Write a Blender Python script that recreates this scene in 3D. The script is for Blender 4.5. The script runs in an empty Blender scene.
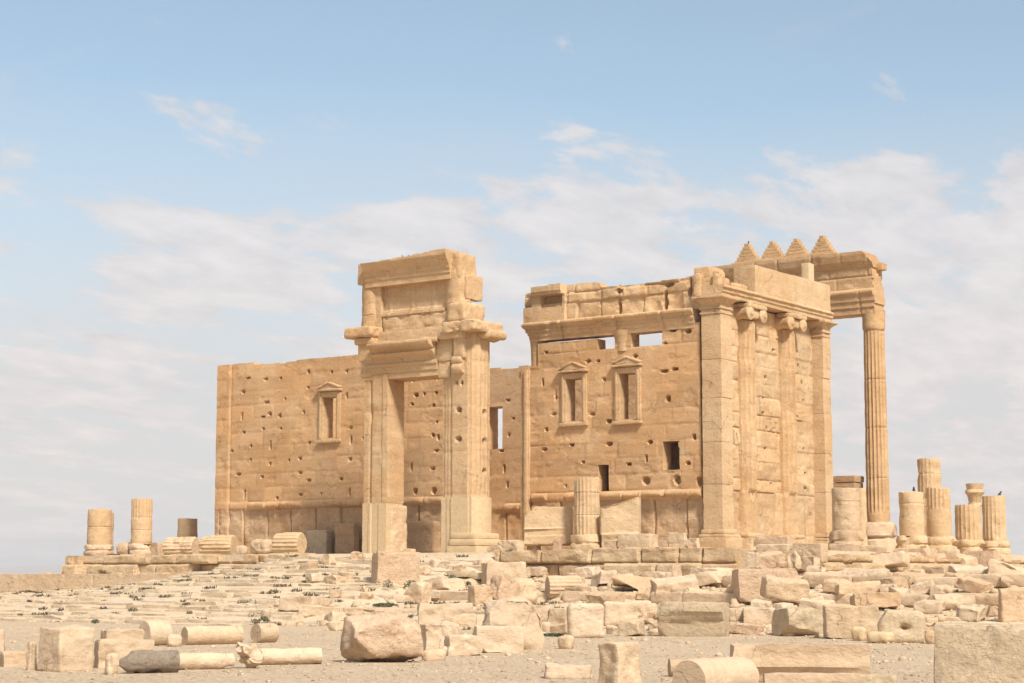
import bpy, math, random
import numpy as np
from mathutils import Matrix, Vector, Euler

sc = bpy.context.scene
COL = sc.collection
random.seed(11)

# ------------------------------------------------------------------ camera
CAM = np.array([51.4098, -93.1484, -2.03447])
F_PX, YAW, PITCH = 1874.118, -0.61678, 0.123465
cd = bpy.data.cameras.new('camera')
cam = bpy.data.objects.new('camera', cd)
COL.objects.link(cam)
cam.location = CAM
cam.rotation_euler = (math.pi / 2 + PITCH, 0, -YAW)
cd.sensor_width = 36
cd.lens = F_PX / 1024 * 36
cd.clip_start = 0.5
cd.clip_end = 30000
sc.camera = cam

# ------------------------------------------------------------------ sun and sky
SUN = Vector((0.60, -0.32, 0.74)).normalized()
EL = math.asin(SUN.z)
AZ = math.atan2(SUN.x, SUN.y)
sl = bpy.data.lights.new('sun', 'SUN')
sl.energy = 2.8
sl.angle = math.radians(8)
sl.color = (1.0, 0.94, 0.85)
so = bpy.data.objects.new('sun', sl)
COL.objects.link(so)
so.rotation_euler = SUN.to_track_quat('Z', 'Y').to_euler()
so.location = (60, -60, 60)

w = bpy.data.worlds.new('World')
sc.world = w
w.use_nodes = True
nt = w.node_tree
N, L = nt.nodes, nt.links
bg = N['Background']
sky = N.new('ShaderNodeTexSky')
sky.sky_type = 'NISHITA'
sky.sun_disc = False
sky.sun_elevation = EL
sky.sun_rotation = AZ
sky.altitude = 400
sky.air_density = 1.0
sky.dust_density = 1.2
sky.ozone_density = 1.5
bg.inputs['Strength'].default_value = 0.12


def wn(t, **k):
    n = N.new(t)
    for a, b in k.items():
        setattr(n, a, b)
    return n


def wmath(op, a, b=None, c=None, clamp=False):
    n = wn('ShaderNodeMath', operation=op, use_clamp=clamp)
    for i, v in enumerate((a, b, c)):
        if v is None:
            continue
        if isinstance(v, (int, float)):
            n.inputs[i].default_value = v
        else:
            L.new(v, n.inputs[i])
    return n.outputs[0]


tc = wn('ShaderNodeTexCoord')
sep = wn('ShaderNodeSeparateXYZ')
L.new(tc.outputs['Generated'], sep.inputs[0])
zz = wmath('MAXIMUM', sep.outputs[2], 0.0)
den = wmath('ADD', zz, 0.16)                     # cloud layer seen in perspective
cx = wmath('DIVIDE', sep.outputs[0], den)
cy = wmath('DIVIDE', sep.outputs[1], den)
cmb = wn('ShaderNodeCombineXYZ')
L.new(cx, cmb.inputs[0])
L.new(cy, cmb.inputs[1])


def wnoise(scale, detail, rough, off, stretch=(1, 1, 1), rot=0.0, dist=0.0):
    m = wn('ShaderNodeMapping')
    m.inputs['Location'].default_value = off
    m.inputs['Scale'].default_value = stretch
    m.inputs['Rotation'].default_value = (0, 0, rot)
    L.new(cmb.outputs[0], m.inputs[0])
    n = wn('ShaderNodeTexNoise')
    n.inputs['Scale'].default_value = scale
    n.inputs['Detail'].default_value = detail
    n.inputs['Roughness'].default_value = rough
    n.inputs['Distortion'].default_value = dist
    L.new(m.outputs[0], n.inputs['Vector'])
    return n.outputs['Fac']


def wrange(x, lo, hi, o0, o1):
    n = wn('ShaderNodeMapRange', interpolation_type='SMOOTHSTEP')
    L.new(x, n.inputs[0]) if not isinstance(x, float) else None
    for k, v in enumerate((lo, hi, o0, o1)):
        n.inputs[k + 1].default_value = v
    return n.outputs[0]


def wmix(f, a, b):
    n = wn('ShaderNodeMix', data_type='RGBA')
    for k, v in ((0, f), (6, a), (7, b)):
        if isinstance(v, tuple):
            n.inputs[k].default_value = (*v, 1)
        else:
            L.new(v, n.inputs[k])
    return n.outputs[2]


n_big = wnoise(1.1, 3, 0.5, (3.1, 1.7, 0), (1, 1, 1))
n_mid = wnoise(4.2, 9, 0.60, (0.9, 4.3, 0), (1.25, 0.75, 1), 0.6, 0.25)
n_fine = wnoise(9.5, 8, 0.62, (2.2, 0.3, 0), (1.3, 0.8, 1), 0.6, 0.2)
n_thin = wnoise(2.2, 8, 0.64, (7.2, 2.2, 0), (1.0, 2.4, 1), 0.9, 0.4)
# haze veil, thick towards the horizon; unseen cover added overhead for whitish fill
veil = wmath('ADD', wmath('MULTIPLY_ADD', zz, -5.2, 1.40), wmath('MULTIPLY', wmath('SUBTRACT', n_big, 0.5), 0.55))
veil = wmath('MAXIMUM', wmath('MINIMUM', veil, 0.86), wmath('MINIMUM', wmath('MULTIPLY_ADD', zz, 1.5, -0.35), 0.6))
veil = wmath('MAXIMUM', veil, 0.10)
# bank of broken cloud above it
side = wmath('ADD', wmath('MULTIPLY', sep.outputs[0], float(math.cos(YAW))), wmath('MULTIPLY', sep.outputs[1], float(-math.sin(YAW))))
bias = wmath('ADD', wrange(zz, 0.25, 0.165, -0.24, 0.20), wmath('MULTIPLY', side, 0.32))
puff = wmath('ADD', wmath('MULTIPLY', wmath('SUBTRACT', n_mid, 0.5), 2.1), wmath('MULTIPLY', wmath('SUBTRACT', n_big, 0.5), 0.9))
puff = wmath('ADD', puff, bias)
puffm = wrange(puff, -0.02, 0.22, 0.0, 0.72)
wisp = wrange(n_thin, 0.58, 0.84, 0.0, 0.25)
puffm = wmath('MAXIMUM', puffm, wisp)
light = wmath('ADD', wmath('MULTIPLY', wmath('SUBTRACT', n_fine, 0.5), 2.0), wmath('MULTIPLY_ADD', puff, 0.7, 0.45), clamp=True)
ccol = wmix(light, (2.80, 2.64, 2.66), (3.85, 3.55, 3.44))
mixs = wn('ShaderNodeMix', data_type='RGBA')
hs = wn('ShaderNodeHueSaturation')
hs.inputs['Saturation'].default_value = 0.80
hs.inputs['Value'].default_value = 0.66
L.new(sky.outputs[0], hs.inputs['Color'])
tint = wn('ShaderNodeMix', data_type='RGBA', blend_type='MULTIPLY')
tint.inputs[0].default_value = 1
tint.inputs[7].default_value = (0.93, 1.04, 1.0, 1)
L.new(hs.outputs[0], tint.inputs[6])
L.new(wmix(veil, tint.outputs[2], (3.02, 2.84, 2.83)), mixs.inputs[6])
L.new(puffm, mixs.inputs[0])
L.new(ccol, mixs.inputs[7])
L.new(mixs.outputs[2], bg.inputs['Color'])

sc.view_settings.view_transform = 'Standard'
sc.view_settings.look = 'None'
sc.view_settings.exposure = 0.98
sc.view_settings.gamma = 1
sc.view_settings.use_curve_mapping = False
sc.render.engine = 'CYCLES'
sc.cycles.max_bounces = 5
sc.cycles.diffuse_bounces = 3
sc.cycles.use_denoising = True

# ------------------------------------------------------------------ numeric helpers
FW = np.array([math.sin(YAW) * math.cos(PITCH), math.cos(YAW) * math.cos(PITCH), math.sin(PITCH)])
RT = np.array([math.cos(YAW), -math.sin(YAW), 0])
UP = np.cross(RT, FW)


def ray(px, py):
    return FW + RT * (px - 512) / F_PX + UP * (341.5 - py) / F_PX


def at(px, py, ax, v):
    """world point seen at a pixel of the photograph on the plane axis=v"""
    d = ray(px, py)
    return CAM + d * ((v - CAM[ax]) / d[ax])


def project(P):
    d = np.asarray(P) - CAM
    z = d @ FW
    return 512 + F_PX * (d @ RT) / z, 341.5 - F_PX * (d @ UP) / z, z


def hash3(ix, iy, iz, seed):
    h = (ix * 374761393 + iy * 668265263 + iz * 1274126177 + seed * 974634211) & 0x7fffffff
    h = ((h ^ (h >> 13)) * 1103515245) & 0x7fffffff
    h = ((h ^ (h >> 15)) * 1274126177) & 0x7fffffff
    return (h ^ (h >> 14)) / 0x7fffffff


def vn(P, seed=0):
    P = np.asarray(P, float)
    i = np.floor(P).astype(np.int64)
    f = P - i
    f = f * f * (3 - 2 * f)
    x, y, z = i[..., 0], i[..., 1], i[..., 2]
    r = 0
    for dx in (0, 1):
        wx = f[..., 0] if dx else 1 - f[..., 0]
        for dy in (0, 1):
            wy = f[..., 1] if dy else 1 - f[..., 1]
            for dz in (0, 1):
                wz = f[..., 2] if dz else 1 - f[..., 2]
                r = r + wx * wy * wz * hash3(x + dx, y + dy, z + dz, seed)
    return r * 2 - 1


def fbm(P, seed=0, octv=4, gain=0.5):
    P = np.asarray(P, float)
    a, s, t = 1.0, 0, 0
    for k in range(octv):
        s = s + a * vn(P * (2.03 ** k) + 17.3 * k, seed + k)
        t += a
        a *= gain
    return s / t


def p2(u, v, s=1.0, z=0.0):
    return np.stack([u * s, v * s, np.full_like(u, z)], -1)


def sstep(a, b, x):
    t = np.clip((x - a) / (b - a), 0, 1)
    return t * t * (3 - 2 * t)


# ------------------------------------------------------------------ materials
def stone(name, a, b, stain=(0.16, 0.10, 0.055), stain_amt=0.5, bed=0.45, vary=0.0, bump=0.5, pit=0.5, grey=None, crack=0.5, streak=0.0):
    m = bpy.data.materials.new(name)
    m.use_nodes = True
    t = m.node_tree
    n, l = t.nodes, t.links
    bs = n['Principled BSDF']
    bs.inputs['Roughness'].default_value = 0.95
    bs.inputs['Specular IOR Level'].default_value = 0.12
    geo = n.new('ShaderNodeNewGeometry')

    def noise(scale, det, ro, st=(1, 1, 1), off=(0, 0, 0), dist=0):
        mp = n.new('ShaderNodeMapping')
        mp.inputs['Scale'].default_value = st
        mp.inputs['Location'].default_value = off
        l.new(geo.outputs['Position'], mp.inputs[0])
        q = n.new('ShaderNodeTexNoise')
        q.inputs['Scale'].default_value = scale
        q.inputs['Detail'].default_value = det
        q.inputs['Roughness'].default_value = ro
        q.inputs['Distortion'].default_value = dist
        l.new(mp.outputs[0], q.inputs['Vector'])
        return q.outputs['Fac']

    def rng(x, lo, hi, o0=0.0, o1=1.0):
        q = n.new('ShaderNodeMapRange')
        q.interpolation_type = 'SMOOTHSTEP'
        l.new(x, q.inputs[0])
        for i, vv in enumerate((lo, hi, o0, o1)):
            q.inputs[i + 1].default_value = vv
        return q.outputs[0]

    def mix(fac, c1, c2, mode='MIX'):
        q = n.new('ShaderNodeMix')
        q.data_type = 'RGBA'
        q.blend_type = mode
        for k, c in ((0, fac), (6, c1), (7, c2)):
            if isinstance(c, (tuple, list)):
                q.inputs[k].default_value = (*c, 1) if len(c) == 3 else c
            elif isinstance(c, (int, float)):
                q.inputs[k].default_value = c
            else:
                l.new(c, q.inputs[k])
        return q.outputs[2]

    col = mix(rng(noise(0.22, 4, 0.55), 0.36, 0.64), a, b)
    # bedding layers of the limestone
    beds = rng(noise(0.7, 6, 0.6, (0.5, 0.5, 3.2), (4, 1, 2), 0.4), 0.42, 0.72, 0, bed)
    col = mix(beds, col, tuple(c * 0.78 for c in b))
    pale = rng(noise(0.8, 6, 0.65, (1, 1, 1.4), (9, 3, 7)), 0.52, 0.75, 0, 0.55)
    col = mix(pale, col, tuple(min(0.7, c * 1.22 + 0.02) for c in a))
    fine = noise(5.5, 5, 0.7)
    col = mix(0.55, col, mix(rng(fine, 0.25, 0.75), (0.80, 0.79, 0.78), (1.14, 1.13, 1.12)), 'MULTIPLY')
    st = rng(noise(0.9, 8, 0.7, (1, 1, 0.75), (2, 8, 5), 0.6), 0.60, 0.78, 0, stain_amt)
    col = mix(st, col, stain)
    if streak:
        sk = rng(noise(1.0, 6, 0.65, (1.6, 1.6, 0.10), (3, 6, 1), 0.3), 0.56, 0.74, 0, streak)
        sk2 = rng(noise(0.35, 4, 0.6, (1, 1, 0.8), (7, 7, 3)), 0.40, 0.62)
        q = n.new('ShaderNodeMath')
        q.operation = 'MULTIPLY'
        l.new(sk, q.inputs[0])
        l.new(sk2, q.inputs[1])
        col = mix(q.outputs[0], col, (0.235, 0.155, 0.085))
        # bleached patches
        col = mix(rng(noise(0.55, 7, 0.7, (1, 1, 1.2), (1, 13, 8), 0.5), 0.55, 0.72, 0, 0.5), col, (0.62, 0.48, 0.32))
    if crack:
        mp = n.new('ShaderNodeMapping')
        l.new(geo.outputs['Position'], mp.inputs[0])
        nz = n.new('ShaderNodeTexNoise')
        nz.inputs['Scale'].default_value = 1.6
        nz.inputs['Detail'].default_value = 6
        l.new(mp.outputs[0], nz.inputs['Vector'])
        vm = n.new('ShaderNodeVectorMath')
        vm.operation = 'MULTIPLY_ADD'
        l.new(nz.outputs['Color'], vm.inputs[0])
        vm.inputs[1].default_value = (0.9, 0.9, 0.6)
        l.new(mp.outputs[0], vm.inputs[2])
        vo = n.new('ShaderNodeTexVoronoi')
        vo.feature = 'DISTANCE_TO_EDGE'
        vo.inputs['Scale'].default_value = 0.85
        l.new(vm.outputs[0], vo.inputs['Vector'])
        ln_ = rng(vo.outputs['Distance'], 0.004, 0.022, 1, 0)
        ms_ = rng(noise(0.8, 3, 0.5, (1, 1, 1), (11, 2, 9)), 0.50, 0.62, 0, crack)
        q = n.new('ShaderNodeMath')
        q.operation = 'MULTIPLY'
        l.new(ln_, q.inputs[0])
        l.new(ms_, q.inputs[1])
        col = mix(q.outputs[0], col, (0.14, 0.095, 0.055))
    if grey:
        col = mix(rng(noise(1.3, 7, 0.7, (1, 1, 1), (5, 5, 1)), 0.48, 0.66, 0, 0.75), col, grey)
    if vary:
        oi = n.new('ShaderNodeObjectInfo')
        rp = n.new('ShaderNodeValToRGB')
        e = rp.color_ramp.elements
        e[0].color = (0.87, 0.84, 0.83, 1)
        e[1].color = (1.12, 1.10, 1.08, 1)
        k = e.new(0.35)
        k.color = (1.0, 0.93, 0.86, 1)
        k = e.new(0.7)
        k.color = (1.0, 1.0, 1.0, 1)
        l.new(oi.outputs['Random'], rp.inputs[0])
        col = mix(vary, col, rp.outputs[0], 'MULTIPLY')
    ta = n.new('ShaderNodeAttribute')
    ta.attribute_name = 'tone'
    tm = n.new('ShaderNodeMath')
    tm.inputs[1].default_value = 1.0
    l.new(ta.outputs['Fac'], tm.inputs[0])
    col = mix(1.0, col, tm.outputs[0], 'MULTIPLY')
    l.new(col, bs.inputs['Base Color'])
    # weathered surface
    b1 = n.new('ShaderNodeBump')
    b1.inputs['Strength'].default_value = bump
    b1.inputs['Distance'].default_value = 0.12
    l.new(noise(1.7, 8, 0.68, (1, 1, 1.7)), b1.inputs['Height'])
    b2 = n.new('ShaderNodeBump')
    b2.inputs['Strength'].default_value = pit
    b2.inputs['Distance'].default_value = 0.05
    l.new(rng(noise(9, 6, 0.7), 0.3, 0.55), b2.inputs['Height'])
    l.new(b1.outputs[0], b2.inputs['Normal'])
    l.new(b2.outputs[0], bs.inputs['Normal'])
    return m


M_WALL = stone('wall_limestone', (0.575, 0.372, 0.203), (0.535, 0.316, 0.152), stain_amt=0.3, bump=0.28, pit=0.3, crack=0.45, streak=0.55)
M_SOUTH = stone('end_wall_limestone', (0.59, 0.42, 0.25), (0.55, 0.36, 0.195), stain_amt=0.4, bump=0.4, pit=0.4, crack=0.6, streak=0.5)
M_CARVED = stone('carved_limestone', (0.58, 0.40, 0.23), (0.54, 0.345, 0.18), stain_amt=0.45, bump=0.45, pit=0.4, crack=0.5, streak=0.65)
M_PALE = stone('replaced_limestone', (0.60, 0.45, 0.275), (0.58, 0.425, 0.25), stain_amt=0.1, bed=0.15, bump=0.2, pit=0.2, crack=0.15)
M_ORTHO = stone('orthostat_limestone', (0.53, 0.365, 0.22), (0.48, 0.30, 0.165), stain_amt=0.5, bump=0.7)
M_RUB = stone('rubble_limestone', (0.58, 0.44, 0.298), (0.555, 0.405, 0.258), stain_amt=0.4, vary=1.0, bump=0.9, crack=0.6, pit=0.3)
M_RUBP = stone('pale_rubble_limestone', (0.605, 0.465, 0.325), (0.575, 0.43, 0.288), stain_amt=0.22, bed=0.25, vary=0.5, bump=0.7, crack=0.45, pit=0.22)
M_PINK = stone('pinkish_limestone', (0.60, 0.43, 0.29), (0.58, 0.405, 0.26), stain_amt=0.3, bump=0.9)
M_GREY = stone('grey_weathered_limestone', (0.57, 0.445, 0.30), (0.53, 0.405, 0.265), stain_amt=0.3, bump=0.6, crack=0.7, grey=(0.45, 0.365, 0.26))
M_DKGREY = stone('dark_grey_stone', (0.29, 0.23, 0.175), (0.25, 0.195, 0.145), stain_amt=0.3, bump=0.7)
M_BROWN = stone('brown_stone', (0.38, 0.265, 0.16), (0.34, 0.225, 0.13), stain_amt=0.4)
M_STUMP = stone('stump_limestone', (0.60, 0.435, 0.265), (0.57, 0.39, 0.22), stain_amt=0.35, bump=0.5, pit=0.4)
M_POD = stone('podium_limestone', (0.59, 0.435, 0.27), (0.55, 0.38, 0.22), stain_amt=0.45, bump=1.0)
M_STAIR = stone('worn_step_limestone', (0.585, 0.46, 0.325), (0.57, 0.445, 0.30), stain=(0.25, 0.19, 0.12), stain_amt=0.35, bed=0.12, bump=0.7, pit=0.4, crack=0.6)
M_GROUND = stone('sandy_ground', (0.55, 0.42, 0.285), (0.58, 0.45, 0.31), stain=(0.43, 0.325, 0.215), stain_amt=0.6, bed=0.0, bump=0.6, pit=0.8, crack=0)


def plain(name, c, rough=0.8):
    m = bpy.data.materials.new(name)
    m.use_nodes = True
    n, l = m.node_tree.nodes, m.node_tree.links
    q = n.new('ShaderNodeTexNoise')
    q.inputs['Scale'].default_value = 7
    r = n.new('ShaderNodeValToRGB')
    r.color_ramp.elements[0].position = 0.3
    r.color_ramp.elements[1].position = 0.7
    r.color_ramp.elements[0].color = (*[x * 0.6 for x in c], 1)
    r.color_ramp.elements[1].color = (*[x * 1.4 for x in c], 1)
    g = n.new('ShaderNodeNewGeometry')
    l.new(g.outputs['Position'], q.inputs['Vector'])
    l.new(q.outputs['Fac'], r.inputs[0])
    l.new(r.outputs[0], n['Principled BSDF'].inputs['Base Color'])
    n['Principled BSDF'].inputs['Roughness'].default_value = rough
    return m


M_LEAF = plain('shrub_leaf', (0.055, 0.085, 0.03))
M_CRACK_DASH = plain('dry_weed', (0.11, 0.09, 0.05))  # dark tone of the blades that imitate shaded cracks
M_BIRD = plain('bird_feather', (0.07, 0.065, 0.06))
M_HILL = plain('far_hill', (0.36, 0.29, 0.22))

# ------------------------------------------------------------------ object helpers
ORG = {}


def thing(name, label, cat, loc, group=None):
    o = bpy.data.objects.new(name, None)
    COL.objects.link(o)
    o.empty_display_size = 0.3
    o.location = loc
    ORG[o.name] = np.array(loc, float)
    o['label'] = label
    o['category'] = cat
    if group:
        o['group'] = group
    return o


def tag(o, label, cat, group=None, kind=None):
    if label:
        o['label'] = label
    if cat:
        o['category'] = cat
    if group:
        o['group'] = group
    if kind:
        o['kind'] = kind
    return o


def mk(name, V, faces, mat, parent=None, smooth=True, org=None, sharp=0.7):
    """one mesh object; V in world space; faces = list of (k-gon index arrays)"""
    V = np.asarray(V, float)
    if parent is not None:
        o0 = ORG[parent.name]
    elif org is not None:
        o0 = np.asarray(org, float)
    else:
        lo, hi = V.min(0), V.max(0)
        o0 = np.array([(lo[0] + hi[0]) / 2, (lo[1] + hi[1]) / 2, lo[2]])
    me = bpy.data.meshes.new(name)
    faces = [np.asarray(f, np.int64) for f in faces if len(f)]
    me.vertices.add(len(V))
    me.vertices.foreach_set('co', (V - o0).astype(np.float32).ravel())
    nl = sum(f.size for f in faces)
    npoly = sum(len(f) for f in faces)
    me.loops.add(nl)
    me.polygons.add(npoly)
    me.loops.foreach_set('vertex_index', np.concatenate([f.ravel() for f in faces]).astype(np.int32))
    tot = np.concatenate([np.full(len(f), f.shape[1]) for f in faces])
    st = np.concatenate([[0], np.cumsum(tot)[:-1]])
    me.polygons.foreach_set('loop_start', st.astype(np.int32))
    me.polygons.foreach_set('loop_total', tot.astype(np.int32))
    me.update(calc_edges=True)
    if smooth:
        me.polygons.foreach_set('use_smooth', np.ones(npoly, bool))
        try:
            me.set_sharp_from_angle(angle=sharp)
        except Exception:
            pass
    me.materials.append(mat)
    o = bpy.data.objects.new(name, me)
    COL.objects.link(o)
    if parent is not None:
        o.parent = parent
    else:
        o.location = o0
    ORG[o.name] = o0
    return o


def lines(a, b, res):
    return np.linspace(a, b, max(2, int(round(abs(b - a) / res)) + 1))


def panel(name, mat, O, U, Nn, us, vs, depth, mask=None, back=1.0, parent=None, jit=0.012, seed=0, sharp=0.7, org=None, tone=None):
    """closed slab of wall: front relief depth(u,v), openings where mask is False"""
    O, U, Nn = (np.asarray(q, float) for q in (O, U, Nn))
    Vd = np.array([0, 0, 1.0])
    uu, vv = np.meshgrid(us, vs, indexing='ij')
    d = depth(uu, vv) if callable(depth) else np.full_like(uu, depth)
    ju = uu + jit * fbm(p2(uu, vv, 2.3, 3.1), seed + 3, 2) * 2
    jv = vv + jit * fbm(p2(uu, vv, 2.3, 8.7), seed + 5, 2) * 2
    nu, nv = uu.shape
    Fv = O + ju[..., None] * U + jv[..., None] * Vd + d[..., None] * Nn
    Bv = O + ju[..., None] * U + jv[..., None] * Vd - back * Nn
    V = np.concatenate([Fv.reshape(-1, 3), Bv.reshape(-1, 3)])
    idx = np.arange(nu * nv).reshape(nu, nv)
    nb = nu * nv
    uc, vc = (uu[:-1, :-1] + uu[1:, 1:]) / 2, (vv[:-1, :-1] + vv[1:, 1:]) / 2
    mk_ = np.ones((nu - 1, nv - 1), bool) if mask is None else mask(uc, vc)
    flip = np.dot(np.cross(U, Vd), Nn) < 0
    q = np.stack([idx[:-1, :-1], idx[1:, :-1], idx[1:, 1:], idx[:-1, 1:]], -1)
    qs = [q[mk_], (q[mk_] + nb)[:, ::-1]]
    pm = np.pad(mk_, 1)
    # boundary faces
    for (di, dj, a, b) in ((-1, 0, (0, 1), (0, 0)), (1, 0, (1, 0), (1, 1)), (0, -1, (0, 0), (1, 0)), (0, 1, (1, 1), (0, 1))):
        nbm = pm[1 + di:pm.shape[0] - 1 + di, 1 + dj:pm.shape[1] - 1 + dj]
        e = np.argwhere(mk_ & ~nbm)
        if not len(e):
            continue
        ia = idx[e[:, 0] + a[0], e[:, 1] + a[1]]
        ib = idx[e[:, 0] + b[0], e[:, 1] + b[1]]
        qs.append(np.stack([ib, ia, ia + nb, ib + nb], -1))
    if flip:
        qs = [x[:, ::-1] for x in qs]
    qs = np.concatenate(qs)
    used, inv = np.unique(qs, return_inverse=True)
    o = mk(name, V[used], [inv.reshape(qs.shape)], mat, parent, sharp=sharp, org=org)
    if tone is not None:
        tv = tone(uu, vv).ravel()
        at_ = o.data.attributes.new('tone', 'FLOAT', 'POINT')
        at_.data.foreach_set('value', np.concatenate([tv, tv])[used].astype(np.float32))
    return o


def boxverts(n):
    """surface lattice of the cube [-1,1]^3 with n=(nx,ny,nz) cells"""
    ids, V, Q = {}, [], []

    def vid(i, j, k):
        key = (i, j, k)
        if key not in ids:
            ids[key] = len(V)
            V.append((2 * i / n[0] - 1, 2 * j / n[1] - 1, 2 * k / n[2] - 1))
        return ids[key]
    for ax in range(3):
        b, c = (ax + 1) % 3, (ax + 2) % 3
        for side in (0, n[ax]):
            for p in range(n[b]):
                for q in range(n[c]):
                    f = []
                    for dp, dq in ((0, 0), (1, 0), (1, 1), (0, 1)):
                        v = [0, 0, 0]
                        v[ax], v[b], v[c] = side, p + dp, q + dq
                        f.append(vid(*v))
                    Q.append(f if side else f[::-1])
    return np.array(V), np.array(Q)


_bv = {}


def blockmesh(size, seed, rough=0.05, rnd=0.06, res=0.12, cuts=(), taper=(0, 0), shape=None, wob=0.0, maxn=26):
    size = np.asarray(size, float)
    n = tuple(int(min(maxn, max(3, round(s / res)))) for s in size)
    if n not in _bv:
        _bv[n] = boxverts(n)
    P, Q = _bv[n]
    half = size / 2
    p = P * half
    r = min(rnd, half.min() * 0.8)
    q = np.clip(p, -(half - r), half - r)
    d = p - q
    ln = np.linalg.norm(d, axis=1, keepdims=True)
    nrm = np.where(ln > 1e-9, d / np.maximum(ln, 1e-9), 0)
    p = np.where(ln > 1e-9, q + nrm * r, p)
    t = (p[:, 2] / half[2] + 1) / 2
    p = p.copy()
    p[:, 0] *= 1 - taper[0] * t
    p[:, 1] *= 1 - taper[1] * t
    if wob:
        for k in range(3):
            p[:, k] += wob * vn(P * 0.9 + seed * 1.37 + k * 5.1, seed + k)
    if shape is not None:
        p = shape(p, half)
    for cn, cdist in cuts:
        cn = np.asarray(cn, float)
        cn = cn / np.linalg.norm(cn)
        s = p @ cn - cdist
        s = s + 0.04 * fbm(p * 2.2 + seed, seed + 9, 3)
        p = p - np.maximum(s, 0)[:, None] * cn
    nz = fbm(p * 1.6 + seed * 3.7, seed, 4, 0.55)
    nz = nz - 1.6 * np.clip(fbm(p * 2.6 + seed * 1.9, seed + 4, 3) - 0.16, 0, 1)
    p = p + nrm * (nz * rough)[:, None]
    return p, Q


def rotm(rz=0, rx=0, ry=0):
    return np.array((Matrix.Rotation(rz, 3, 'Z') @ Matrix.Rotation(rx, 3, 'X') @ Matrix.Rotation(ry, 3, 'Y')))


def block(name, mat, c, size, seed=0, rot=(0, 0, 0), parent=None, **k):
    """weathered stone block, c = centre of its underside"""
    p, Q = blockmesh(size, seed, **k)
    p = p @ rotm(*rot).T
    if parent is None:
        p[:, 2] -= p[:, 2].min()
    else:
        p[:, 2] += size[2] / 2
    return mk(name, p + np.asarray(c, float), [Q], mat, parent)


def lathemesh(prof, n=48, flutes=0, fd=0.06, seed=0, rough=0.02, top_rough=0.0, fl_rng=None, chips=0.0, half=False):
    """revolve (z,r) profile, optional scalloped flutes; closed top and bottom"""
    if flutes:
        n = flutes * 5
    prof = np.asarray(prof, float)
    th = np.linspace(0, 2 * np.pi, n, endpoint=False)
    rings = []
    H = prof[-1, 0]
    for z, r in prof:
        x, y = np.cos(th), np.sin(th)
        P = np.stack([x * r, y * r, np.full(n, z)], -1)
        rr = np.full(n, r)
        rr = rr + rough * fbm(P * 1.9 + seed * 2.3, seed, 4)
        if flutes and (fl_rng is None or fl_rng[0] <= z <= fl_rng[1]):
            wear = np.clip(1.0 + 1.1 * fbm(P * 0.8 + seed, seed + 31, 2), 0.15, 1.3)
            rr = rr - fd * wear * np.abs(np.sin(th * flutes / 2)) ** 0.8
        if chips:
            rr = rr - chips * np.clip(fbm(P * 1.3 + seed * 5.1, seed + 77, 3) - 0.22, 0, 1) * 2
        zz_ = np.full(n, z)
        if top_rough:
            f = max(0.0, (z - H * 0.72) / (H * 0.28)) if H > 0 else 0
            zz_ = zz_ + f * top_rough * fbm(np.stack([x * r * 0.9, y * r * 0.9, np.zeros(n)], -1) + seed * 7.7, seed + 5, 3)
        rings.append(np.stack([x * rr, y * rr, zz_], -1))
    top, bot = rings[-1], rings[0]
    for s in (0.85, 0.5, 0.15):
        c = top.mean(0)
        g = c + (top - c) * s
        g[:, 2] += (top_rough * 0.5 + rough * 0.6) * fbm(g * 2.3 + seed, seed + 8, 3)
        rings.append(g)
    V = np.concatenate(rings)
    m = len(rings)
    i = np.arange(n)
    j = (i + 1) % n
    Q = []
    for k in range(m - 1):
        Q.append(np.stack([k * n + i, k * n + j, (k + 1) * n + j, (k + 1) * n + i], -1))
    Q = np.concatenate(Q)
    capt = ((m - 1) * n + i)[None, :]
    capb = (i[::-1])[None, :]
    return V, [Q, capt, capb]


def shaft_profile(r0, r1, h, step=0.22, joints=(), groove=0.03):
    zs = list(np.arange(0, h, step)) + [h]
    for j in joints:
        zs += [j - 0.035, j, j + 0.035]
    zs = sorted(z for z in set(zs) if 0 <= z <= h)
    out = []
    for z in zs:
        r = r0 + (r1 - r0) * z / h
        if any(abs(z - j) < 1e-6 for j in joints):
            r -= groove
        if z == 0 or z == h:
            r -= 0.015
        out.append((z, r))
    return out


def holes_fn(holes, seed):
    """pits where the metal clamps were robbed out: (u, v, half width, half height, depth)"""
    def f(u, v):
        out = np.zeros_like(u)
        for k, (hu, hv, hw, hh, hd) in enumerate(holes):
            sel = (np.abs(u - hu) < hw * 2.2) & (np.abs(v - hv) < hh * 2.2)
            if not sel.any():
                continue
            uu, vv = u[sel], v[sel]
            dd = np.sqrt(((uu - hu) / hw) ** 2 + ((vv - hv) / hh) ** 2)
            dd = dd + 0.2 * vn(p2(uu, vv, 6.0, k * 3.3), seed + k)
            out[sel] = np.maximum(out[sel], hd * sstep(1.2, 0.75, dd))
        return out
    return f


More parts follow.
